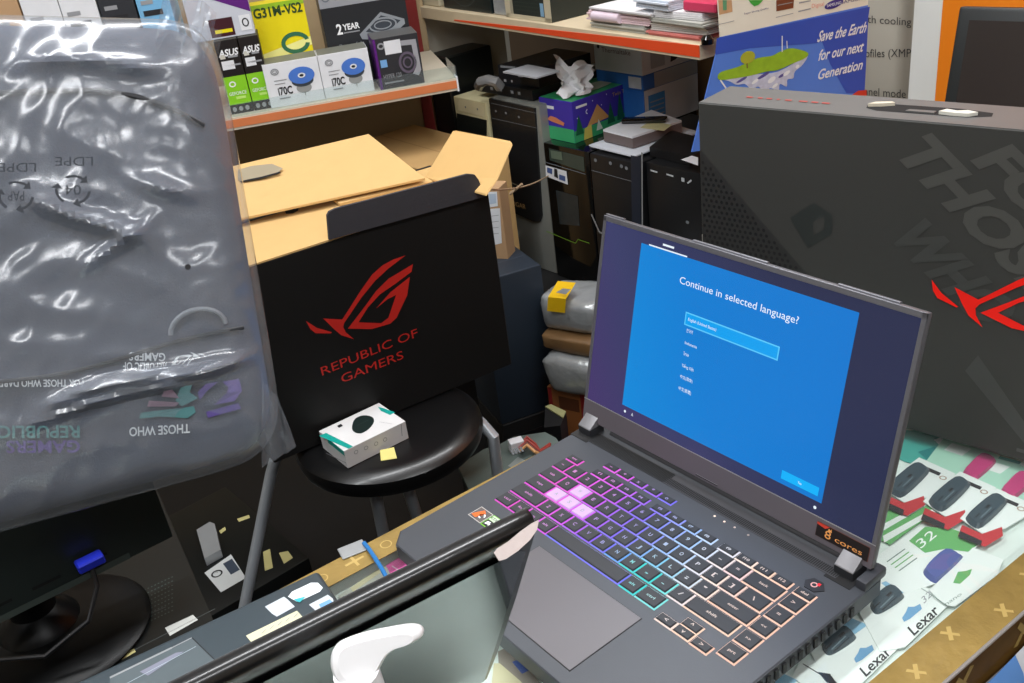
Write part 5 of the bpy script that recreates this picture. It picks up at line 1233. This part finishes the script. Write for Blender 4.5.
# black cases on the shelf
def shelf_box(name, label, cat, tlx, trx, h, mat, dep=.3, off=.01, deco=None, yaw=0):
    p = onplane(tlx, 20, RX0+rn*off, rn); q = onplane(trx, 30, RX0+rn*off, rn); w = float((q-p)@re); o = V3(p[0], p[1], RT)
    t = thing(name, label, cat, o, rang); b = MB(); X = Bx(b, o, rang, w, dep, h, mat, .002, 1)
    if deco: deco(X)
    b.build('case_shell', t); return X
def speaker_deco(X):
    fr = M('frame_cream', (196, 186, 160), .5); X.front.rect(0, 0, .022, X.h, fr, 2); X.front.rect(X.w-.026, 0, X.w, X.h, fr, 2); X.front.rect(0, 0, X.w, .010, fr, 2); X.front.rect(.022, .01, .034, X.h, M('frame_pale', (160, 154, 134), .5), 2); X.front.rect(X.w-.042, .012, X.w-.028, .042, M('tag_sky', (130, 170, 200), .4), 3)
    for i in range(18): X.front.rect(.04, .02+i*.009, X.w-.05, .0225+i*.009, M('grille_line', (46, 56, 50), .5, var=0), 2)
shelf_box('framed_computer_case', 'black computer case with a cream frame round its front, next to the papers', 'computer case', 507, 553, .24, M('case_green_black', (36, 44, 40), .5), .33, .012, speaker_deco)
shelf_box('dark_monitor', 'dark screened monitor on the shelf left of the cream framed case', 'monitor', 446, 494, .26, M('case_teal_black', (20, 32, 34), .3), .22, .02, lambda X: X.front.ring(X.w*.45, .06, .07, .05, .002, M('arc_grey', (60, 70, 72), .4, var=0)))
shelf_box('silver_bag', 'crinkled silver antistatic bag standing left of the cream framed case', 'bag', 495, 508, .16, M('bubble_wrap', (176, 180, 182)), .12, .02)
shelf_box('cream_monitor', 'cream cased monitor at the left end of the long shelf', 'monitor', 398, 443, .25, M('frame_cream', (196, 186, 160), .5), .12, .02, lambda X: X.front.rect(.01, .02, X.w-.02, X.h-.02, M('case_teal_black', (20, 32, 34)), 2))

# ================================================================== left hand shelf with boxed parts
LA, LB_ = atz(225, 119, .965), atz(457.5, 78, .965)
lang = math.degrees(math.atan2(LB_[1]-LA[1], LB_[0]-LA[0])); le = dirz(lang); ln = V3(-le[1], le[0], 0)
L0 = LA-le*.95; LWd = float(np.linalg.norm(LB_-LA))+.95; LZ = .965
t = thing('display_shelf', 'display shelf with an orange edge strip at left, holding boxed computer parts', 'shelf', V3(L0[0], L0[1], 0), lang)
b = MB(); b.obox(V3(*L0[:2], LZ-.030), le*LWd, ln*.40, UP*.030, M('shelf_light', (206, 196, 176), .5, var=.04)); lo = M('strip_orange', (214, 126, 78), .45, var=.05, scale=14)
b.obox(V3(*L0[:2], LZ-.024)-ln*.0014, le*(LWd-.002), ln*.0015, UP*.019, lo); b.build('shelf_board', t)
b = MB(); b.obox(V3(*L0[:2], .12)+ln*.42, le*LWd, ln*.014, UP*1.7, M('board_grey_brown', (168, 146, 112), .7, var=.08, scale=6)); struct(b.build('wall_panel'))
b = MB(); b.obox(V3(*L0[:2], LZ+.0002)+ln*.002, le*LWd, ln*.0016, UP*.030, clear_mat('acrylic', (245, 250, 250), refl=.05, haze=.05)); 
b.obox(V3(*(L0+le*(LWd-.003))[:2], LZ+.0002)+ln*.004, le*.0016, ln*.12, UP*.030, MATS['acrylic']); b.build('price_rail', t, 'clear acrylic lip')
b = MB(); b.obox(V3(*(L0+le*(LWd-.004))[:2], LZ-.032)-ln*.003, le*.004, ln*.03, UP*.036, white); b.build('end_cap', t)
for k in (.3, LWd-.05):
    b = MB(); b.obox(V3(*(L0+le*k)[:2], 0)+ln*.40, le*.03, ln*.02, UP*1.82, upr); b.build('upright', t)
def lbox(name, label, tl, tr, dep, hpx=None, h=None, mat=white, off=0, z=None, ang=None, deco=None, grp=None, face_off=None, cat='box'):
    """box whose front stands 'off' behind the shelf edge"""
    ang = lang if ang is None else ang
    base = V3(*L0[:2], LZ)+ln*off
    p = onplane(*tl, base, ln); q = onplane(*tr, base, ln); w = float((q-p)@le); z0 = LZ+.0006 if z is None else z
    hh = h if h is not None else p[2]-z0
    o = V3(p[0], p[1], z0); t = thing(name, label, cat, o, lang, grp); b = MB(); X = Bx(b, o, lang, w, dep, hh, mat, .0006, 1)
    if deco: deco(X)
    b.build('box_body', t); return X
c1 = lambda x, y: (180+x/5.253, y/5.253); c2 = lambda x, y: (310+x/6.02, y/6.02)
cooler_blue = M('fan_blue', (76, 122, 206), .35); fan_dark = M('fan_dark', (60, 66, 74), .4); topg = M('box_top_grey', (112, 114, 104), .5)
def i70(X):
    f = X.front; w, h = X.w, X.h; k = w/.13
    X.top.rect(.001, .001, w-.001, X.d-.001, topg, .6)
    f.text('i70C', .024*k, .028, .034*k, .018, ink, 2, bold=.03); f.rect(.024*k, .018, .05*k, .021, gtext, 2); f.ring(.026*k, h-.020, .010, .008, .003, gtext, 2); f.ring(.026*k, h-.020, .006, .004, .002, gtext, 2)
    f.rect(.02*k, h-.042, .05*k, h-.040, gtext, 2); f.rect(.02*k, h-.050, .045*k, h-.048, gtext, 2)
    cx, cy = .086*k, .066
    f.ell(cx, cy-.030, .018*k, .012, M('fin_grey', (150, 152, 150), .4), 1.5); f.ell(cx, cy-.013, .026*k, .014, fan_dark, 2); f.ell(cx, cy, .031*k, .020, cooler_blue, 3); f.ell(cx, cy, .009*k, .006, white, 4); f.ell(cx, cy, .005*k, .003, ink, 5)
    f.poly([(cx-.002, cy-.038), (cx+.002, cy-.038), (cx, cy-.052)], M('fin_grey', (150, 152, 150)), 2)
lbox('cooler_box', 'white cpu cooler box with a blue fan, second from the black graphics card boxes', (317, 56), (367, 47), .085, mat=white, off=.02, deco=i70, grp='white cooler boxes')
lbox('cooler_box', 'white cpu cooler box with a blue fan, touching the black graphics card boxes', (261.5, 65.5), (316.5, 56), .085, mat=white, off=.02, deco=i70, grp='white cooler boxes')
def gpu(X):
    f = X.front; w, h = X.w, X.h
    f.rect(0, .022, w, .088, M('gpu_green', (136, 204, 40), .4), 1); f.text('ASUS', .004, h-.036, w-.008, .015, wtext, 2, shear=.2, bold=.03)
    f.rect(.010, h-.060, w-.004, h-.056, gtext, 2); f.rect(.006, .105, w-.018, .125, white, 2); f.rect(.006, .130, .018, .140, offwhite, 2); f.rect(.024, .131, w-.006, .136, gtext, 2)
    f.text('GEFORCE', .006, .044, w-.012, .008, wtext, 2); f.rect(.02, .034, w-.01, .040, M('gpu_lime', (190, 230, 120), .4), 2); f.ring(w*.36, .070, .008, .007, .003, wtext, 2)
    for k in range(3): f.ell(.010+k*.015, .011, .005, .006, gtext, 2, n=10)
    X.top.rect(.001, .001, w-.001, X.d-.001, M('gpu_top', (70, 70, 60), .5), .6)
lbox('graphics_card_box', 'black and green graphics card box touching the white cooler box', (236, 33), (256.5, 30), .09, mat=M('gpu_black', (30, 26, 26), .4), off=.03, h=.172, deco=gpu, grp='graphics card boxes')
lbox('graphics_card_box', 'black and green graphics card box, partly behind the plastic bag', (212, 37), (235, 33.5), .09, mat=M('gpu_black', (30, 26, 26)), off=.03, h=.172, deco=gpu, grp='graphics card boxes')
def yb(X):
    f = X.front; w, h = X.w, X.h
    f.text('G31M-VS2', .006, .195, w-.012, .022, M('print_green_dark', (40, 70, 30), .5), 2, bold=.03); f.rect(0, h-.012, w, h, M('box_lime', (150, 190, 40), .4), 1)
    f.poly([(0, .085), (w, .115), (w, .135), (0, .108)], M('yellow_pale', (240, 236, 150), .4), 1)
    f.ring(w*.70, .125, w*.27, .026, .010, M('swirl_green', (50, 110, 80), .4), 2, a0=.2, a1=6.1); f.ring(w*.70, .060, w*.27, .02, .010, M('swirl_green', (50, 110, 80)), 2, a0=.2, a1=2.9); None
    X.right.rect(0, 0, X.d, X.h, M('yellow_shade', (206, 188, 20), .4), 1); X.right.text('G31M', .01, .19, .05, .02, M('print_green_dark', (40, 70, 30)), 2)
lbox('motherboard_box', 'bright yellow motherboard box behind the white cooler boxes', (252, 20), (305, 10), .07, mat=yellow_p, off=.125, h=.225, deco=yb)
def psu(X):
    f = X.front; w, h = X.w, X.h
    f.rect(0, h-.052, w, h, M('psu_grey', (150, 152, 158), .4), 1); f.text('Thermaltake', .035, h-.036, .10, .016, M('psu_print', (100, 106, 116), .5), 2); f.ring(.018, h-.028, .010, .010, .003, M('psu_print', (100, 106, 116)), 2)
    f.text('2', .030, .128, .014, .024, wtext, 2, bold=.03); f.text('YEAR', .046, .136, .042, .014, wtext, 2, bold=.03); f.rect(.046, .128, .086, .131, gtext, 2); f.text('Powerful', .030, .094, .055, .010, gtext, 2)
    m1 = M('psu_metal', (160, 166, 172), .35, metal=.3); kk = (w-.01)/.25; f.poly([(x*kk, y) for x, y in ((.105, .120), (.180, .165), (.250, .140), (.250, .128), (.185, .095), (.110, .108))], m1, 2); f.poly([(x*kk, y) for x, y in ((.125, .124), (.180, .157), (.238, .138), (.185, .110))], fan_dark, 3)
    f.ring(.181*kk, .134, .044*kk, .018, .004, m1, 4); f.ring(.181*kk, .134, .028*kk, .011, .003, m1, 4)
lbox('power_supply_box', 'grey and black power supply box reading 2 YEAR, behind the purple box', (322, 20), (406, 5), .16, mat=M('psu_black', (36, 38, 42), .4), off=.12, h=.245, deco=psu)
def purp(X):
    f = X.front; w, h = X.w, X.h; X.left.rect(0, 0, X.d, h, purple_p, 1); X.top.rect(0, 0, w, X.d, M('purple_top', (84, 84, 84), .5), .6); f.rect(0, 0, .006, h, purple_p, 1); X.left.rect(.01, h-.02, .05, h-.012, gtext, 2)
    f.ring(.018, h-.018, .009, .008, .004, gtext, 2); f.rect(.026, h-.040, .066, h-.008, white, 2.5); f.rect(.010, .052, .026, .070, M('purple_blue', (120, 170, 220), .4), 2)
    f.poly([(.060, h-.012), (.104, h-.014), (.106, .032), (.098, .020), (.084, .026), (.094, .04), (.092, h-.026), (.066, h-.024)], M('fan_pale', (160, 160, 166), .4), 2); f.ring(.076, .055, .022, .026, .006, M('fan_mauve', (100, 90, 106), .4), 2); f.ring(.076, .055, .012, .014, .004, M('fan_mauve', (100, 90, 106)), 2); f.text('HYPER 120', .012, .024, .044, .011, gtext, 2); f.rect(.012, .012, .060, .016, gtext, 2)
lbox('cooler_box', 'purple and black fan cooler box at the right of the shelf display', (372, 40), (417, 33), .10, mat=M('purp_black', (50, 50, 54), .4), off=.012, deco=purp)
def topbox(X):
    f = X.front; f.rect(X.w-.10, .004, X.w-.045, .045, M('top_maroon', (64, 24, 34), .4), 1); f.rect(X.w-.030, .01, X.w-.004, .045, white, 2); f.ring(X.w-.017, .028, .008, .010, .003, ink, 3); f.rect(X.w-.09, .012, X.w-.05, .020, yellow_p, 2); f.poly([(0, .12), (X.w, .05), (X.w, .12)], purple_p, 1)
b0 = lbox('graphics_card_box', 'white and purple box lying on top of the two black graphics card boxes', (190, 30), (252, 18), .07, mat=M('box_whitish', (200, 204, 214), .4), off=.05, z=LZ+.174, h=.13, deco=topbox)
for k, (x0, x1, mt, lb) in enumerate(((-10, 20, M('box_tan', (186, 150, 112)), 'tan box at the upper left corner of the frame, behind the bag'), (22, 60, white, 'white box beside the tan one, behind the top of the bag'), (61, 98, white, 'white box in the middle behind the top of the bag'), (100, 136, M('box_dark', (40, 42, 48), .5), 'dark box with white printing behind the neck of the bag'), (138, 172, M('box_sky', (120, 180, 220), .4), 'sky blue box behind the neck of the bag'))):
    lbox('stock_box', lb, (x0, 10), (x1, 10), .2, mat=mt, off=.03, h=.34, deco=lambda X: (X.front.rect(.01, .25, X.w-.02, .262, ink if True else ink, 2), X.front.rect(.01, .275, X.w*.5, .284, gtext, 2)))

# ================================================================== right background
b = MB(); b.box((-1.895, 1.02, 0), 0, .10, .16, .955, M('case_black', (18, 21, 21)), .004, 1); f = Face(b, V3(-1.895, 1.02, 0), dirz(0), UP, .001)
for k in range(5): f.rect(.01, .70+k*.05, .09, .702+k*.05, dark)
tag(b.build('black_cabinet'), 'tall narrow black case in the corner, left of the cream tower', 'computer case')
# poster sheet folded over its backing board
Af = atd(720, 37, 1.84); pe = dirz(70); pn = V3(-pe[1], pe[0], 0)
Bf = onplane(868, 5, Af, pn); 
t = thing('poster', 'blue and white poster reading Save the Earth, behind the black laptop carton', 'poster', V3(Af[0], Af[1], .85)+pe*.15, 70)
CABZ = .68; udir = Bf-Af; udir = udir/np.linalg.norm(udir); vdir = UP
b = MB(); nP = np.cross(udir, vdir); nP /= np.linalg.norm(nP); nP = nP if np.dot(nP, CAM-Af) > 0 else -nP
sky = M('poster_blue', (86, 132, 224), .35, var=.14, scale=5, coat=.3); navy_b = M('poster_navy', (54, 86, 190), .35, var=.1, scale=6)
P_ = [onplane(*q, Af, nP) for q in ((720, 37), (868, 5), (856, 128), (691.5, 152))]; P_[3][2] = max(P_[3][2], CABZ+.001); b.prism([p-nP*.002 for p in P_], nP*.002, sky)
f = Face(b, Af-UP*.2, udir, vdir-udir*np.dot(udir, vdir), .0004)
c5_ = lambda x, y: (700+x/6.02, y/6.02)
f.ppoly([c5_(100, 230), c5_(1022, 40), c5_(1010, 120), c5_(700, 260), c5_(300, 290), c5_(90, 330)], navy_b, 1)
f.ppoly([c5_(700, 150), c5_(1015, 60), c5_(990, 560), c5_(880, 560), c5_(780, 380)], navy_b, 1.2)
lime = M('isle_lime', (150, 190, 40), .5, var=.25, scale=60); rock = M('isle_rock', (200, 204, 226), .5, var=.35, scale=90)
f.ppoly([tuple(q) for q in smooth([c5_(*q) for q in ((150, 475), (300, 450), (470, 430), (640, 335), (615, 390), (570, 430), (560, 470), (525, 478), (520, 520), (480, 505), (470, 545), (420, 530), (390, 560), (350, 520), (310, 540), (270, 505), (220, 510), (180, 490))])], rock, 2)
for q_ in ((330, 490, 26, 10), (430, 480, 30, 16), (520, 440, 26, 12), (450, 515, 22, 10), (585, 400, 14, 12)):
    c_ = f.px(*c5_(q_[0], q_[1])); f.ell(c_[0], c_[1], q_[2]*.00031, q_[3]*.00031, wtext, 2.4, rot=.4)
for q_ in ((250, 480, 40, 9), (380, 455, 46, 10), (490, 455, 24, 9)):
    c_ = f.px(*c5_(q_[0], q_[1])); f.ell(c_[0], c_[1], q_[2]*.00031, q_[3]*.00031, M('rock_violet', (92, 84, 150), .5, var=.2), 2.2, rot=.3)
f.ppoly([tuple(q) for q in smooth([c5_(*q) for q in ((105, 455), (130, 430), (230, 400), (340, 350), (430, 335), (480, 310), (540, 290), (600, 298), (650, 320), (630, 350), (560, 380), (470, 420), (400, 430), (300, 455), (180, 475), (115, 480))], 3)], lime, 3)
q = f.px(*c5_(285, 345)); f.ell(q[0], q[1], .016, .012, M('tree_olive', (176, 180, 50), .5, var=.2), 4); f.pline(c5_(280, 380), c5_(283, 410), .003, M('trunk', (130, 110, 50), .5), 4)
f.pline(c5_(492, 215), c5_(492, 312), .0022, wtext, 4); f.pline(c5_(520, 245), c5_(522, 290), .0016, wtext, 4)
f.ptext('Save the Earth', c5_(700, 252), c5_(990, 193), c5_(722, 185), wtext, 4, bold=.02)
f.ptext('for our next', c5_(706, 365), c5_(975, 308), c5_(722, 300), wtext, 4, bold=.02)
f.ptext('Generation', c5_(702, 480), c5_(970, 415), c5_(718, 418), wtext, 4, bold=.02)
f.ppoly([c5_(910, 572), c5_(950, 545), c5_(1000, 540), c5_(1000, 575)], M('poster_red', (210, 60, 40), .4), 4)
f.pline(c5_(120, 480), c5_(155, 530), .003, wtext, 3)
b.build('lower_sheet', t, 'blue leaning sheet with a floating green island')
b = MB(); up2 = UP*1.0+pn*.10; up2 /= np.linalg.norm(up2); p0 = onplane(712.5, 0, Af, np.cross(udir, up2))
P_ = [Af-udir*.0, Bf, Bf+up2*.16, Af+up2*.16]; nU = np.cross(udir, up2); nU /= np.linalg.norm(nU); nU = nU if np.dot(nU, CAM-Af) > 0 else -nU
b.prism([p-nU*.002 for p in P_], nU*.002, M('poster_cream', (226, 222, 206), .4))
f = Face(b, Af, udir, up2-udir*np.dot(udir, up2), .0004)
f.ppoly([c5_(110, 0), c5_(190, 0), c5_(195, 70), c5_(115, 90)], M('poster_photo', (190, 150, 110), .5, var=.3, scale=60), 1); f.ppoly([c5_(135, 0), c5_(160, 0), c5_(160, 60), c5_(138, 62)], M('poster_photo_green', (90, 150, 110), .5), 2)
f.ppoly([c5_(290, 0), c5_(380, 0), c5_(350, 30), c5_(325, 38), c5_(305, 20)], M('shield_green', (60, 160, 60), .4), 2); f.ptext('Super Strong Quality', c5_(265, 88), c5_(412, 52), c5_(264, 78), M('print_violet_dark', (60, 40, 110), .5), 2)
f.ppoly([c5_(458, 0), c5_(565, -8), c5_(560, 48), c5_(458, 68)], M('poster_brown', (116, 62, 36), .4), 2); f.pline(c5_(465, 32), c5_(555, 14), .0015, gtext, 3)
f.pline(c5_(595, 18), c5_(665, 4), .0022, gtext, 2); f.pline(c5_(590, 70), c5_(665, 52), .0022, gtext, 2)
f.pline(c5_(100, 150), c5_(205, 125), .001, gtext, 2); f.pline(c5_(455, 105), c5_(560, 80), .0012, gtext, 2)
q = f.px(*c5_(805, 25)); f.ell(q[0], q[1], .021, .0075, M('logo_violet', (60, 50, 130), .4), 2, rot=.12); f.text('SAMSUNG', q[0]-.016, q[1]-.003, .032, .0055, wtext, 3, ang=.02)
f.ptext('SAMSUNG', c5_(850, 24), c5_(1000, -6), c5_(850, 4), M('print_violet_dark', (60, 40, 110)), 2)
f.ptext('Digital', c5_(672, 48), c5_(745, 34), c5_(672, 24), M('print_salmon', (226, 150, 130), .5), 2)
b.build('upper_sheet', t, 'cream upper panel with small pictures and logos')
q0 = Af+udir*.10; b = MB(); b.obox(V3(q0[0], q0[1], CABZ)-nP*.012, udir*V3(1, 1, 0)*.03, -nP*.008, UP*(Af[2]+.03-CABZ), kraft); b.obox(V3(q0[0], q0[1], CABZ)-nP*.004, udir*V3(1, 1, 0)*.03, -nP*.10, UP*.004, kraft); b.build('easel_leg', t)
b = MB(); b.box((-.83, .97, 0), 0, 1.60, .62, CABZ-.001, M('cabinet_grey', (150, 148, 140), .5), .004, 1)
f = Face(b, V3(-.83, .97, 0), dirz(0), UP, .001)
for k in range(3): f.rect(.02+k*.51, .03, .50+k*.51, CABZ-.03, M('cabinet_door', (140, 138, 130), .5)); f.rect(.46+k*.51, CABZ*.5, .475+k*.51, CABZ*.5+.12, silver, 2)
tag(b.build('side_cabinet'), 'low grey cabinet behind the black laptop carton, under the poster', 'cabinet')
# banner
Ab = aty(875, 0, 1.66); 
t = thing('banner', 'pale grey roll-up banner with dark feature text, between the poster and the white pillar', 'banner', V3(Ab[0]-.1, 1.66, 0), 0)
b = MB(); b.box((Ab[0]-.30, 1.66, .02), 0, .46, .004, 1.9, M('banner_stone', (192, 186, 172), .6, var=.04, scale=3)); f = Face(b, V3(Ab[0]-.3, 1.66, 0), dirz(0), UP, .0006)
f.ptext('with cooling', (858, 22), (911.5, 25.5), (858, 14.5), M('banner_ink', (70, 68, 66), .6), 2)
f.ptext('Profiles (XMP)', (857, 57), (914, 57), (857, 49), M('banner_ink', (70, 68, 66)), 2)
f.ptext('channel mode', (851, 94), (906, 98), (851, 86), M('banner_ink', (70, 68, 66)), 2)
b.build('banner_sheet', t)
b = MB(); b.box((Ab[0]-.31, 1.62, 0), 0, .48, .08, .06, silver, .005, 2); b.build('banner_foot', t)
# pillar and orange panel, wall
Yp = 1.60; pl = aty(913, 50, Yp); prr = aty(941, 50, Yp)
b = MB(); b.box((pl[0]-.004, Yp, 0), -2, prr[0]-pl[0]+.006, .12, 2.7, M('pillar_white', (226, 228, 224), .5, var=.02)); o = b.build('trim_1'); o['kind'] = 'structure'
b = MB(); b.box((prr[0]-.002, 1.595, 0), 0, 1.6, .05, 2.7, M('panel_orange', (240, 132, 20), .5, var=.03)); o = b.build('wall_panel'); struct(o)
# black monitor right
Am = atd(959, 6, 1.5); ma = 9.0; me_ = dirz(ma); mnn = V3(-me_[1], me_[0], 0)
bl_ = atd(937, 101, 1.455); dwn = bl_-Am; dwn = dwn-me_*np.dot(dwn, me_); dwn /= np.linalg.norm(dwn)
tilt = -UP*math.cos(.2)-mnn*math.sin(.2)
t = thing('monitor', 'black framed monitor with a dark blank screen against the orange panel', 'monitor', V3(Am[0]+.25, Am[1]+.05, CABZ), ma)
wM, hM = .50, .31
side = (bl_-Am); s_dir = side/np.linalg.norm(side)
b = MB(); o = Am+tilt*hM; roll = math.radians(0)
b.obox(o, me_*wM, mnn*.03+UP*-.006, -tilt*hM, M('monitor_frame', (30, 33, 34), .35), .006, 2); b.build('housing', t)
b = MB(); nn2 = np.cross(me_, -tilt); f = Face(b, o, me_, -tilt, .0008); f.rect(.019, .022, wM-.019, hM-.020, M('screen_off', (46, 40, 38), .22, var=.05, scale=3)); b.build('screen', t)
b = MB(); ctrm = o+me_*wM*.5+mnn*.045; zz0 = CABZ
b.box(V3(ctrm[0], ctrm[1], CABZ)-me_*.03, ma, .06, .025, max(.05, o[2]-CABZ+.10), black, .004, 2); b.build('stand_neck', t)
b = MB(); b.box(V3(ctrm[0], ctrm[1], CABZ+.0)-me_*.11-mnn*.10, ma, .22, .20, .012, black, .005, 2); b.build('stand_base', t)

# ================================================================== room
b = MB(); b.box((-4.2, -3.2, -.05), 0, 7.2, 5.2, .05, M('floor_tile', (20, 20, 21), .45, var=.12, scale=3)); struct(b.build('floor'))
b = MB(); b.box((-4.2, -3.2, 2.75), 0, 7.2, 5.2, .05, M('ceiling_white', (226, 226, 222), .8, var=.02)); struct(b.build('ceiling'))
wm = M('wall_paint', (196, 188, 172), .8, var=.04, scale=2)
b = MB(); b.box((-4.2, 1.78, 0), 0, 7.2, .1, 2.75, wm); struct(b.build('wall_back'))
Lw = V3(*L0[:2], 0)+ln*.46-le*3.0
b = MB(); b.obox(Lw, le*(4.75), ln*.1, UP*2.75, wm); struct(b.build('wall_left'))
b = MB(); b.box((2.9, -3.2, 0), 0, .1, 5.1, 2.75, wm); struct(b.build('wall_right'))
b = MB(); b.box((-4.2, -3.2, 0), 0, 7.2, .1, 2.75, wm); struct(b.build('wall_front'))
tube_m = M('lamp_tube', (250, 252, 255), .5, var=0, emit=(240, 246, 255), es=6)
n_l = 0
for (x, y) in ((-.9, -.1), (.45, .1), (-.9, -1.4), (.45, -1.4), (-.9, 1.1), (1.7, -.4)):
    lamp_lab = {(-.9, -.1): 'white ceiling tube lamp above the stool', (.45, .1): 'white ceiling tube lamp above the gaming laptop', (-.9, -1.4): 'white ceiling tube lamp far behind the wrapped backpack', (.45, -1.4): 'white ceiling tube lamp behind the camera', (-.9, 1.1): 'white ceiling tube lamp above the towers', (1.7, -.4): 'white ceiling tube lamp on the customer side'}[(x, y)]
    t = thing('ceiling_lamp', lamp_lab, 'ceiling lamp', (x, y, 2.66), 0, 'ceiling tube lamps')
    b = MB(); b.box((x-.08, y-.6, 2.69), 0, .16, 1.2, .059, white, .003, 1); b.build('housing', t)
    b = MB(); b.tube([(x, y-.57, 2.665), (x, y+.57, 2.665)], .016, tube_m, 12); b.build('tube', t)
    la = bpy.data.lights.new('lamp_light', 'AREA'); la.shape = 'RECTANGLE'; la.size = .16; la.size_y = 1.15; la.energy = 18; la.color = (.97, .985, 1)
    lo_ = bpy.data.objects.new('lamp_light', la); lo_.location = (x, y, 2.64); COL.objects.link(lo_)
w = bpy.data.worlds.new('world'); scene.world = w; w.use_nodes = True; w.node_tree.nodes['Background'].inputs[0].default_value = (.8, .85, .9, 1); w.node_tree.nodes['Background'].inputs[1].default_value = .5
vs_ = scene.view_settings; vs_.view_transform = 'Standard'; vs_.look = 'None'; vs_.gamma = 1; vs_.use_curve_mapping = False; vs_.exposure = 0
scene.display_settings.display_device = 'sRGB'
